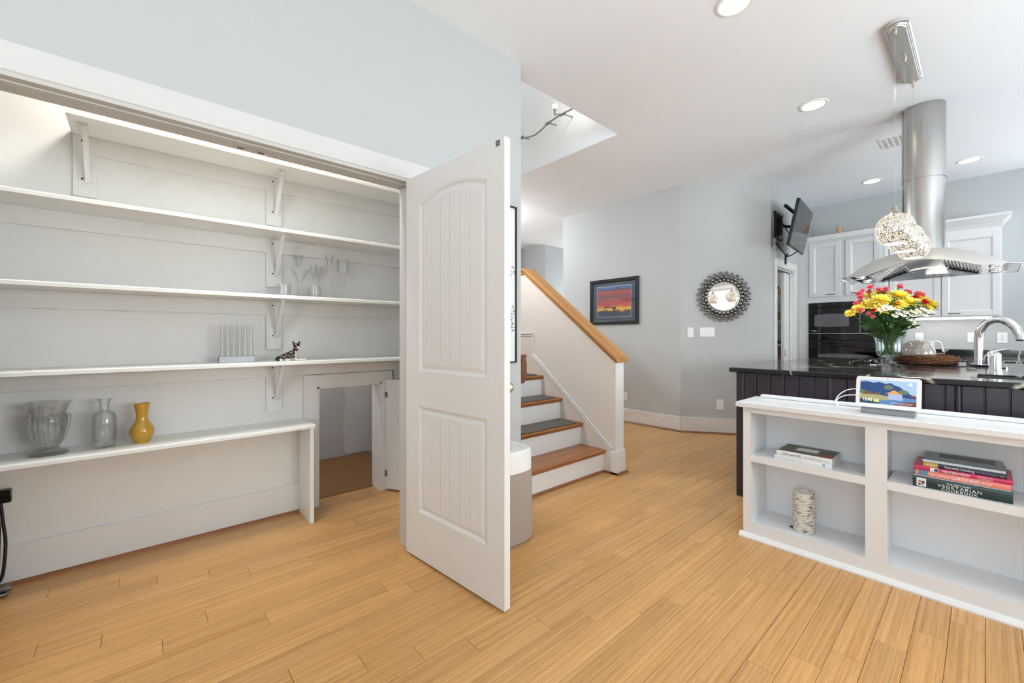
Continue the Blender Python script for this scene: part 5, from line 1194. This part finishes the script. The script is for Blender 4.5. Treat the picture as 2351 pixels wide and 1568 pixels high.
for u_, v_, d_, s_ in ((1990, 702, 0.02, 1.1), (2012, 692, -0.04, 1.2), (2035, 690, 0.03, 1.15), (2052, 683, -0.05, 1.3), (2062, 698, -0.10, 1.2), (2005, 712, -0.08, 1.1), (2028, 703, -0.12, 1.15), (2085, 690, 0.04, 1.1), (2098, 700, -0.06, 1.1), (2118, 692, 0.0, 1.2), (2140, 700, 0.02, 1.25), (2106, 712, -0.1, 0.8), (1964, 710, -0.02, 0.75), (2121, 715, 0.02, 0.9), (1952, 720, 0.0, 0.7), (2045, 675, 0.1, 1.1), (2075, 680, 0.1, 1.1), (2020, 680, 0.1, 1.0)):
    a, h = px(u_, v_); put('mum', a, h, d_, s_ * 1.3)
for u_, v_, d_, s_ in ((1998, 662, 0.0, 1.3), (1973, 677, 0.0, 1.5), (1971, 685, -0.02, 1.4), (2003, 672, 0.03, 1.2), (1985, 668, 0.02, 0.9), (2023, 667, 0.02, 1.3), (2034, 666, 0.0, 1.3), (2042, 672, 0.05, 1.4), (2066, 661, 0.0, 1.5), (2087, 669, 0.02, 1.0), (2096, 673, 0.03, 1.4), (2107, 677, 0.0, 1.5), (2113, 680, -0.02, 1.4), (1965, 698, 0.0, 1.1), (1972, 695, 0.0, 1.1), (1966, 716, -0.04, 1.5), (1979, 723, -0.06, 1.0), (1984, 730, -0.08, 0.9), (1955, 713, 0.0, 0.8)):
    a, h = px(u_, v_); put('pink', a, h, d_, s_)
for u_, v_, d_, s_ in ((2026, 701, -0.13, 1.2), (2080, 688, -0.08, 1.5), (2088, 699, -0.12, 1.6), (2122, 701, -0.02, 1.2), (1985, 716, -0.08, 1.0)):
    a, h = px(u_, v_); put('red', a, h, d_, s_)
for u_, v_, d_ in [(1995 + 5.2 * k, 714 - 3 * math.sin(k * 0.6) - 0.3 * k, -0.11 - 0.02 * (k % 3)) for k in range(8)] + [(2002 + 6 * k, 708, -0.12) for k in range(6)] + [(2057 + 5 * k, 716 + 3 * math.sin(k) , -0.12 - 0.02 * (k % 2)) for k in range(10)] + [(2060 + 6 * k, 724 + 2 * math.cos(k), -0.13) for k in range(6)] + [(2055, 665, 0.08), (2050, 668, 0.08), (2060, 667, 0.08), (2070, 692, -0.1), (2078, 694, -0.12), (2040, 726, -0.13), (2046, 720, -0.13), (2066, 741, -0.12), (2070, 749, -0.12), (2030, 722, -0.13), (2024, 727, -0.12)]:
    a, h = px(u_, v_); put('daisy', a, h, d_, rnd.uniform(1.5, 1.9), stem=rnd.random() < 0.4)
for k in range(26):
    a = rnd.uniform(-0.16, 0.16); h = rnd.uniform(0.30, 0.44); d_ = rnd.uniform(-0.1, 0.1)
    p = rv * a + dvv * d_ + Vector((0, 0, h)); b0 = Vector((-p.x * 0.25 + rnd.uniform(-0.03, 0.03), -p.y * 0.25 + rnd.uniform(-0.03, 0.03), 0.085))
    stems.tube([b0, Vector((p.x * 0.35, p.y * 0.35, 0.235)), p], 0.0024, 5)
obj('stems', stems, 'stem_green', bq, local=True)['kind'] = 'stuff'
def leaf_mesh():
    m = M(); pts = [(0, 0), (0.012, 0.012), (0.030, 0.020), (0.026, 0.030), (0.048, 0.034), (0.046, 0.022), (0.070, 0.020), (0.066, 0.010), (0.098, 0.0)]
    vs_ = [(x, y, 0.010 * math.sin(x * 25)) for x, y in pts] + [(x, -y, 0.010 * math.sin(x * 25)) for x, y in pts[-2:0:-1]]
    m.poly(vs_, (0, 0, 0.0008)); return m
lf = None
for k in range(130):
    a = rnd.uniform(-0.13, 0.13); h = rnd.uniform(0.23, 0.49); d_ = rnd.uniform(-0.11, 0.08)
    if k < 2: a, h, d_ = ((0.14, 0.315, 0.0), (-0.15, 0.30, 0.0))[k]
    p = rv * a * (0.7 + (h - 0.2)) + dvv * d_ + Vector((0, 0, h)); ang = math.atan2(p.y, p.x) + rnd.uniform(-0.9, 0.9)
    if k < 2: ang = math.atan2(rv.y, rv.x) + (0 if k == 0 else math.pi)
    rot = (rnd.uniform(-1.2, 1.2), rnd.uniform(-1.3, 0.3) if k >= 2 else -0.1, ang)
    if lf is None: lf = obj('leaf', leaf_mesh(), 'leaf_green', bq, local=True); o_ = lf
    else: o_ = dup(lf, parent=bq)
    o_.location = p; o_.rotation_euler = rot; o_.scale = (1.2 if k < 2 else rnd.uniform(0.55, 1.1),) * 3
# ================================================================= BOOKCASE
BX, BB, BY0, BY1 = 2.69, 2.985, -1.25, 0.957
bk = thing('low_bookcase', 'long low white bookcase with open cubbies in front of the island', 'bookcase', (2.82, 0.3, 0))
mat('bookcase_white', (230, 231, 232), 0.34, bump=0.05, bscale=60)
mat('cubby_grey', (236, 237, 239), 0.28, bump=0.12, bscale=50)
OP = [(0.917, 0.395), (0.314, -0.28), (-0.36, -0.90)]
Zt, Zs1, Zs0, Zb0 = 0.735, 0.487, 0.448, 0.089
m = M()
m.box(BX, BX + 0.02, 0.917, BY1, 0.0, 0.768); m.box(BX, BX + 0.02, 0.314, 0.395, Zb0, Zt); m.box(BX, BX + 0.02, -0.36, -0.28, Zb0, Zt); m.box(BX, BX + 0.02, BY0, -0.90, 0.0, 0.768)
m.box(BX, BX + 0.02, -0.90, 0.917, 0.0, Zb0); m.box(BX, BX + 0.02, -0.90, 0.917, Zt, 0.768)
obj('face_frame', m, 'bookcase_white', bk)
obj('back_panel', M().box(2.965, BB, BY0, BY1, 0.0, 0.768), 'cubby_grey', bk)
obj('side_panel', M().box(BX + 0.02, 2.965, 0.935, BY1, 0.0, 0.768).box(BX + 0.02, 2.965, 0.917, 0.935, Zb0, 0.768), 'cubby_grey', bk)
obj('side_panel', M().box(BX + 0.02, 2.965, BY0, BY0 + 0.02, 0.0, 0.768), 'bookcase_white', bk)
for a, b in ((0.395, 0.314), (-0.28, -0.36)): obj('divider', M().box(BX + 0.02, 2.965, b + 0.012, a - 0.012, 0.05, 0.768), 'cubby_grey', bk)
for a, b in OP:
    obj('shelf', M().box(BX, 2.965, b, a, Zs0, Zs1, bev=0.001), 'bookcase_white', bk)
    obj('cubby_floor', M().box(BX + 0.02, 2.965, b - 0.012 if b < 0.9 else b, a + 0.012 if a < 0.9 else a, Zb0 - 0.02, Zb0), 'cubby_grey', bk)
tpb = obj('top', M().box(2.655, BB + 0.005, BY0 - 0.03, 0.988, 0.768, 0.797, bev=0.004, seg=2), 'bookcase_white', bk)
obj('back_lip', M().box(2.935, 2.972, BY0, 0.945, 0.797, 0.818, bev=0.008, seg=3), 'bookcase_white', tpb)
obj('base_shoe', M().poly([(2.690, y_, z_) if 0 else (x_, 0.975, z_) for x_, y_, z_ in ((2.692, 0, 0), (2.668, 0, 0), (2.668, 0, 0.008), (2.680, 0, 0.022), (2.692, 0, 0.028))], (0, -2.2, 0)), 'bookcase_white', bk)
# ---- books
def book(name, label, ya, yb, z0, z1, x0, x1, cover, spine, pages='paper_white', rz=0.0, group=None):
    c = Vector(((x0 + x1) / 2, (ya + yb) / 2, z0)); t = thing(name, label, 'book', c, rz, group)
    w_, d_, h_ = (ya - yb) / 2, (x1 - x0) / 2, z1 - z0; k = min(0.0022, h_ * 0.18)
    obj('pages', M().box(-d_ + 0.003, d_ - 0.003, -w_ + 0.003, w_ - 0.003, k, h_ - k), pages, t, local=True)
    obj('cover', M().box(-d_ + 0.002, d_, -w_, w_, 0, k, bev=0.0004).box(-d_ + 0.002, d_, -w_, w_, h_ - k, h_, bev=0.0004), cover, t, local=True)
    obj('spine', M().poly([(-d_ + 0.002, -w_, 0), (-d_, -w_, h_ * 0.2), (-d_ - 0.0008, -w_, h_ * 0.5), (-d_, -w_, h_ * 0.8), (-d_ + 0.002, -w_, h_), (-d_ + 0.004, -w_, h_), (-d_ + 0.004, -w_, 0)], (0, 2 * w_, 0)), spine, t, local=True)
    return t, w_, d_, h_
SR = (R(90), 0, R(-90))
def stext(tb_, body, size, frac, zf, width, material, **k):
    t, w_, d_, h_ = tb_
    return text(t, body, size, (-d_ - 0.0012, w_ - 2 * w_ * frac, h_ * zf), SR, material, width, **k)
mat('bk_white', (236, 236, 234), 0.4); mat('bk_photo', (70, 62, 52), 0.35, var=0.7, vscale=26); mat('bk_dark', (38, 34, 34), 0.4); mat('bk_green', (20, 52, 52), 0.35, var=0.15, vscale=30); mat('bk_salmon', (240, 140, 128), 0.35)
mat('bk_magenta', (204, 40, 96), 0.35); mat('bk_navy', (44, 48, 72), 0.4); mat('bk_mist', (196, 212, 222), 0.4, var=0.2, vscale=80); mat('bk_slate', (92, 108, 112), 0.25, var=0.35, vscale=14); mat('bk_ochre', (206, 158, 84), 0.5)
mat('txt_black', (24, 24, 26), 0.6); mat('txt_white', (246, 246, 244), 0.6); mat('txt_pale', (214, 200, 200), 0.6); mat('txt_gold', (222, 190, 130), 0.6); mat('txt_grey', (128, 130, 146), 0.6)
mat('stamp_blue', (92, 140, 168), 0.5); mat('stamp_purple', (96, 70, 120), 0.5); mat('stamp_pink', (206, 120, 120), 0.5); mat('leaf_photo', (70, 96, 50), 0.5, var=0.5, vscale=60); mat('tomato_photo', (170, 64, 40), 0.5, var=0.5, vscale=60)
Z = Zs1
GL = 'cookbooks lying in the left cubby'
b1 = book('cookbook', 'lower white paperback of the two books in the left cubby, pale spine lettering', 0.802, 0.534, Z, Z + 0.022, 2.722, 2.93, 'bk_white', 'bk_white', group=GL)
stext(b1, 'EAT·TASTE·HEAL', 0.017, 0.055, 0.22, 0.125, 'txt_pale'); obj('publisher_mark', M().box(-b1[2] - 0.0014, -b1[2] + 0.001, -b1[1] + 0.030, -b1[1] + 0.042, 0.006, 0.016, bev=0.002), 'txt_grey', b1[0], local=True)
b2 = book('cookbook', 'upper cookbook in the left cubby, white spine and dark food-photo cover', 0.792, 0.534, Z + 0.022, Z + 0.049, 2.726, 2.932, 'bk_white', 'bk_white', group=GL)
t_, w_, d_, h_ = b2
pf = obj('cover_photo', M().box(-d_ + 0.012, d_ - 0.002, -w_ + 0.003, w_ - 0.003, h_, h_ + 0.0004), 'bk_photo', t_, local=True)
obj('cover_panel', M().box(-0.03, 0.045, -0.045, 0.055, h_ + 0.0004, h_ + 0.0007), 'bk_white', pf, local=True)
obj('cover_leaves', M().box(0.04, 0.098, 0.06, 0.125, h_ + 0.0004, h_ + 0.0006).box(-0.02, 0.05, -0.12, -0.05, h_ + 0.0004, h_ + 0.0006), 'leaf_photo', pf, local=True)
obj('cover_tomatoes', M().box(-0.085, -0.02, -0.125, -0.06, h_ + 0.0004, h_ + 0.0006), 'tomato_photo', pf, local=True)
stext(b2, 'LOVE real FOOD', 0.016, 0.10, 0.28, 0.092, 'txt_black'); stext(b2, 'KATHRYNE TAYLOR', 0.0085, 0.52, 0.38, 0.075, 'txt_black', space=1.3)
stext(b2, 'R', 0.008, 0.93, 0.3, None, 'txt_black')
GR = 'cookbooks stacked in the right cubby'
b3 = book('cookbook', 'thick green-spined vegetarian cookbook at the bottom of the right stack', 0.226, -0.077, Z, Z + 0.046, 2.715, 2.925, 'bk_green', 'bk_green', group=GR)
stext(b3, 'THE BEST-EVER', 0.0095, 0.36, 0.70, 0.075, 'txt_white'); stext(b3, 'VEGETARIAN', 0.0175, 0.27, 0.37, 0.135, 'txt_white', space=1.15); stext(b3, 'COOKBOOK', 0.0175, 0.31, 0.05, 0.11, 'txt_white', space=1.15)
t_, w_, d_, h_ = b3
sq = obj('spine_vignette', M().box(-d_ - 0.0014, -d_, w_ - 0.045, w_ - 0.013, 0.004, h_ - 0.004), 'paper_white', t_, local=True)
obj('vignette_fruit', M().ball((-d_ - 0.0014, w_ - 0.024, 0.026), 0.006, 10, 6, (0.1, 1, 1)).ball((-d_ - 0.0014, w_ - 0.034, 0.014), 0.005, 10, 6, (0.1, 1, 1)), 'stamp_pink', sq, local=True)
obj('vignette_leaves', M().ball((-d_ - 0.0014, w_ - 0.035, 0.024), 0.006, 10, 6, (0.1, 1, 1)).ball((-d_ - 0.0014, w_ - 0.023, 0.013), 0.005, 10, 6, (0.1, 1, 1)), 'leaf_photo', sq, local=True)
bt = book('booklet', 'thin pale blue booklet between the green and salmon books', 0.222, -0.074, Z + 0.046, Z + 0.053, 2.722, 2.92, 'bk_mist', 'bk_mist', group=GR)
b4 = book('cookbook', 'salmon-spined gardening book, second thick book from the bottom of the stack', 0.217, -0.073, Z + 0.053, Z + 0.079, 2.718, 2.92, 'bk_salmon', 'bk_salmon', group=GR)
stext(b4, 'The Ultimate', 0.014, 0.15, 0.28, 0.066, 'txt_white', shear=0.25); stext(b4, 'GARDENING', 0.021, 0.40, 0.20, 0.083, 'txt_white'); stext(b4, 'Book', 0.014, 0.71, 0.28, 0.028, 'txt_white', shear=0.25)
t_, w_, d_, h_ = b4
obj('spine_vignette', M().box(-d_ - 0.0014, -d_, w_ - 0.042, w_ - 0.011, 0.002, h_ - 0.002), 'stamp_blue', t_, local=True)
b5 = book('cookbook', 'magenta-spined mediterranean cookbook in the middle of the right stack', 0.224, -0.077, Z + 0.079, Z + 0.098, 2.715, 2.922, 'bk_magenta', 'bk_magenta', group=GR)
stext(b5, 'MEDITERRANEAN', 0.016, 0.31, 0.2, 0.084, 'txt_white'); stext(b5, 'JACQUELINE CLARK', 0.0062, 0.67, 0.55, 0.045, 'txt_white'); stext(b5, 'JOANNA FARROW', 0.0062, 0.67, 0.12, 0.045, 'txt_white')
t_, w_, d_, h_ = b5
sq = obj('spine_vignette', M().box(-d_ - 0.0014, -d_, w_ - 0.084, w_ - 0.056, 0.001, h_ - 0.001), 'paper_white', t_, local=True)
obj('vignette_bowl', M().ball((-d_ - 0.0014, w_ - 0.076, 0.009), 0.0075, 14, 8, (0.1, 1, 1)), 'stamp_purple', sq, local=True)
b6 = book('cookbook', 'navy-spined cookbook with an ochre end band, second from the top of the stack', 0.191, -0.060, Z + 0.098, Z + 0.117, 2.722, 2.90, 'bk_navy', 'bk_navy', group=GR)
t_, w_, d_, h_ = b6
ob_ = obj('spine_band', M().box(-d_ - 0.0010, -d_ + 0.002, w_ - 0.048, w_, 0.0, h_), 'bk_ochre', t_, local=True)
stext(b6, 'PLUMB', 0.009, 0.05, 0.3, 0.026, 'txt_white'); stext(b6, 'Ayurveda Cooking', 0.0145, 0.27, 0.28, 0.092, 'txt_white'); stext(b6, 'for Beginners', 0.012, 0.66, 0.3, 0.058, 'txt_grey'); stext(b6, 'rc', 0.013, 0.93, 0.25, None, 'txt_gold')
b7 = book('cookbook', 'thin slate-covered book lying on top of the right stack', 0.195, -0.056, Z + 0.117, Z + 0.129, 2.725, 2.93, 'bk_slate', 'bk_mist', group=GR, rz=R(1.0))
t_, w_, d_, h_ = b7
obj('cover_photo', M().box(0.0, d_ - 0.012, -w_ + 0.025, w_ - 0.05, h_, h_ + 0.0005), 'bk_dark', t_, local=True)
stext(b7, 'THE COOK BOOK OF THE SEASON', 0.006, 0.02, 0.2, 0.13, 'txt_grey') if False else None
# ---- birch candle
cdl = thing('birch_candle', 'birch-bark patterned pillar candle in the lower left cubby', 'candle', (2.80, 0.678, Zb0))
m_ = bpy.data.materials.new('birch_bark'); MATS['birch_bark'] = m_; m_.use_nodes = True
nt = m_.node_tree; n = nt.nodes; L = nt.links.new; b = n['Principled BSDF']; b.inputs['Roughness'].default_value = 0.6
tc = n.new('ShaderNodeTexCoord'); mp = n.new('ShaderNodeMapping'); mp.inputs['Scale'].default_value = (34, 34, 190); L(tc.outputs['Object'], mp.inputs[0])
n1 = n.new('ShaderNodeTexNoise'); n1.inputs['Scale'].default_value = 1; n1.inputs['Detail'].default_value = 3; L(mp.outputs[0], n1.inputs['Vector'])
c1 = n.new('ShaderNodeValToRGB'); c1.color_ramp.elements[0].position = 0.55; c1.color_ramp.elements[0].color = (0, 0, 0, 1); c1.color_ramp.elements[1].position = 0.63; c1.color_ramp.elements[1].color = (1, 1, 1, 1); L(n1.outputs[0], c1.inputs[0])
n2 = n.new('ShaderNodeTexNoise'); n2.inputs['Scale'].default_value = 17; n2.inputs['Detail'].default_value = 5; L(tc.outputs['Object'], n2.inputs['Vector'])
c2 = n.new('ShaderNodeValToRGB'); c2.color_ramp.elements[0].position = 0.63; c2.color_ramp.elements[0].color = (0, 0, 0, 1); c2.color_ramp.elements[1].position = 0.68; c2.color_ramp.elements[1].color = (1, 1, 1, 1); L(n2.outputs[0], c2.inputs[0])
mx_ = n.new('ShaderNodeMath'); mx_.operation = 'MAXIMUM'; L(c1.outputs[0], mx_.inputs[0]); L(c2.outputs[0], mx_.inputs[1])
mc = n.new('ShaderNodeMix'); mc.data_type = 'RGBA'; mc.inputs[6].default_value = lin((222, 218, 210)); mc.inputs[7].default_value = lin((92, 78, 64)); L(mx_.outputs[0], mc.inputs[0]); L(mc.outputs[2], b.inputs['Base Color'])
obj('bark', M().lathe([(0.048, 0.0), (0.051, 0.004), (0.052, 0.10), (0.051, 0.205), (0.050, 0.218), (0.046, 0.221), (0.043, 0.216)], (0, 0, 0), 40, caps=False), 'birch_bark', cdl, local=True)
mat('wax', (236, 232, 222), 0.5)
obj('wax', M().lathe([(0.0, 0.200), (0.020, 0.203), (0.044, 0.217)], (0, 0, 0), 32, caps=False), 'wax', cdl, local=True)
obj('switch_tab', M().box(-0.012, 0.004, 0.048, 0.066, 0.004, 0.008), 'black_plastic', cdl, local=True)
# ---- smart display
ds = thing('smart_display', 'white-framed smart display showing a village painting and the time', 'display', (2.775, 0.320, 0.797), R(-90))
mat('fabric_grey', (150, 150, 152), 0.9, bump=0.8, bscale=1500)
obj('speaker_base', M().loops([[(x, y, z) for x, y in ((-w1, y0), (w1, y0), (w1, y1), (-w1, y1))] for w1, y0, y1, z in ((0.098, -0.035, 0.055, 0.0), (0.101, -0.038, 0.058, 0.012), (0.098, -0.020, 0.050, 0.036), (0.094, 0.012, 0.035, 0.075))], smooth=False), 'fabric_grey', ds, local=True)
PM = Matrix.Translation((0, -0.036, 0.034)) @ Matrix.Rotation(R(-12), 4, 'X')
m = M(); w1, h1, r1 = 0.121, 0.154, 0.012
ol = []
for cx, cz, a0 in ((w1 - r1, h1 - r1, 0), (-w1 + r1, h1 - r1, 90), (-w1 + r1, r1, 180), (w1 - r1, r1, 270)):
    for k in range(6): a = R(a0 + 18 * k); ol.append((cx + r1 * math.cos(a), cz + r1 * math.sin(a)))
m.loops([[PM @ Vector((x * s_, y, h1 / 2 + (z - h1 / 2) * s_)) for x, z in ol] for y, s_ in ((0.009, 0.97), (0.006, 1.0), (0.001, 1.0), (0.0, 0.995))], smooth=False)
bz = obj('bezel', m, 'white_plastic', ds, local=True)
SX, SZ0, SZ1 = 0.104, 0.020, 0.138
def flat(name, pts, material, lay, parent):
    y = -0.0006 - 0.0003 * lay
    return obj(name, M().poly([PM @ Vector((x, y, z)) for x, z in pts], PM.to_3x3() @ Vector((0, 0.0002, 0))), material, parent, local=True)
def smat(name, rgb, e=0.35): return mat(name, rgb, 0.12, emit=e)
smat('scr_sky', (150, 178, 206)); smat('scr_hill', (40, 66, 116)); smat('scr_tree', (92, 112, 88)); smat('scr_roof', (196, 146, 84)); smat('scr_hut', (104, 78, 60)); smat('scr_wallp', (152, 168, 198)); smat('scr_ground', (150, 148, 108)); smat('scr_water', (82, 120, 168)); smat('scr_soil', (112, 58, 40)); smat('scr_text', (252, 252, 252), 0.9); smat('scr_yellow', (240, 206, 50), 0.8); smat('scr_dusk', (44, 62, 84))
scr = flat('screen', [(-SX, SZ0), (SX, SZ0), (SX, SZ1), (-SX, SZ1)], 'scr_sky', 0, ds)
W_, H_ = 2 * SX, SZ1 - SZ0
def q_(fx, fz): return (-SX + W_ * fx, SZ0 + H_ * fz)
flat('painted_hill', [q_(*p) for p in ((0, 0.42), (0, 0.9), (0.12, 0.93), (0.25, 0.88), (0.35, 0.93), (0.46, 0.86), (0.56, 0.9), (0.62, 0.82), (0.70, 0.78), (0.78, 0.66), (0.88, 0.50), (1.0, 0.36), (1.0, 0.30), (0.4, 0.36))], 'scr_hill', 1, scr)
for c_, rx_, rz_ in (((0.52, 0.72), 0.09, 0.10), ((0.78, 0.55), 0.10, 0.09), ((0.06, 0.48), 0.08, 0.08)):
    flat('painted_tree', [q_(c_[0] + rx_ * math.cos(R(t)) * (1 + 0.15 * math.sin(t)), c_[1] + rz_ * math.sin(R(t))) for t in range(0, 360, 24)], 'scr_tree', 2, scr)
flat('painted_ground', [q_(*p) for p in ((0, 0.18), (0, 0.42), (0.3, 0.40), (0.45, 0.36), (0.62, 0.33), (0.7, 0.25), (0.5, 0.16), (0.25, 0.14))], 'scr_ground', 2, scr)
flat('painted_water', [q_(*p) for p in ((0.3, 0.0), (0.28, 0.16), (0.5, 0.18), (0.75, 0.30), (1.0, 0.32), (1.0, 0.0))], 'scr_water', 2, scr)
flat('painted_dusk', [q_(*p) for p in ((0, 0), (0, 0.18), (0.25, 0.15), (0.4, 0.0))], 'scr_dusk', 2, scr)
flat('painted_soil', [q_(*p) for p in ((0.6, 0.0), (0.72, 0.12), (0.88, 0.17), (1.0, 0.18), (1.0, 0.0))], 'scr_soil', 3, scr)
flat('painted_house', [q_(*p) for p in ((0.52, 0.22), (0.52, 0.45), (0.76, 0.45), (0.77, 0.20))], 'scr_wallp', 3, scr)
flat('painted_roof', [q_(*p) for p in ((0.47, 0.44), (0.62, 0.62), (0.75, 0.45))], 'scr_roof', 4, scr)
flat('painted_roof', [q_(*p) for p in ((0.88, 0.36), (0.95, 0.46), (1.0, 0.40), (1.0, 0.34))], 'scr_soil', 4, scr)
for x0 in (0.05, 0.13, 0.27): flat('painted_hut', [q_(*p) for p in ((x0, 0.38), (x0 + 0.01, 0.47), (x0 + 0.05, 0.52), (x0 + 0.10, 0.47), (x0 + 0.10, 0.38))], 'scr_hut', 4, scr)
flat('weather_badge', [q_(0.262 + p[0], 0.085 + p[1]) for p in ((0, 0), (0.09, 0), (0.098, 0.02), (0.09, 0.05), (0, 0.05), (-0.008, 0.02))], 'scr_yellow', 4, scr)
flat('weather_sun', [q_(0.275 + 0.014 * math.cos(R(t)), 0.172 + 0.025 * math.sin(R(t))) for t in range(0, 360, 30)], 'scr_yellow', 4, scr)
flat('cast_icon', [q_(0.90 + 0.03 * math.cos(R(t)), 0.88 + 0.055 * math.sin(R(t))) for t in range(0, 360, 20)], 'scr_text', 4, scr)
for k in range(2): flat('caption_line', [q_(0.56, 0.085 - 0.035 * k), q_(0.94, 0.085 - 0.035 * k), q_(0.94, 0.10 - 0.035 * k), q_(0.56, 0.10 - 0.035 * k)], 'scr_wallp', 4, scr)
text(scr, '12:42', 0.019, PM @ Vector((q_(0.05, 0.1)[0], -0.0026, q_(0.05, 0.1)[1])), (R(90 - 12), 0, 0), 'scr_text', 0.034)
text(scr, '77°', 0.010, PM @ Vector((q_(0.305, 0.14)[0], -0.0026, q_(0.305, 0.14)[1])), (R(90 - 12), 0, 0), 'scr_text', 0.010)
obj('camera_dot', M().poly([PM @ Vector((0.0026 * math.cos(R(t)), -0.0008, 0.146 + 0.0026 * math.sin(R(t)))) for t in range(0, 360, 30)], PM.to_3x3() @ Vector((0, 0.0006, 0))), 'black_plastic', bz, local=True)
wc = thing('power_cable', 'white charging cable looping beside the smart display', 'cable', (2.85, 0.50, 0.797))
m = M(); m.tube(smooth([(2.85, 0.42, 0.90), (2.86, 0.455, 0.905), (2.865, 0.495, 0.895), (2.86, 0.53, 0.865), (2.85, 0.545, 0.825), (2.85, 0.525, 0.803), (2.84, 0.47, 0.800), (2.83, 0.44, 0.802), (2.84, 0.43, 0.806)]), 0.0028, 7)
m.tube(smooth([(2.84, 0.43, 0.868), (2.85, 0.46, 0.873), (2.86, 0.51, 0.862), (2.86, 0.54, 0.835), (2.85, 0.53, 0.806), (2.82, 0.50, 0.801), (2.80, 0.45, 0.801), (2.82, 0.42, 0.802)]), 0.0028, 7)
obj('cord', m, 'white_plastic', wc)
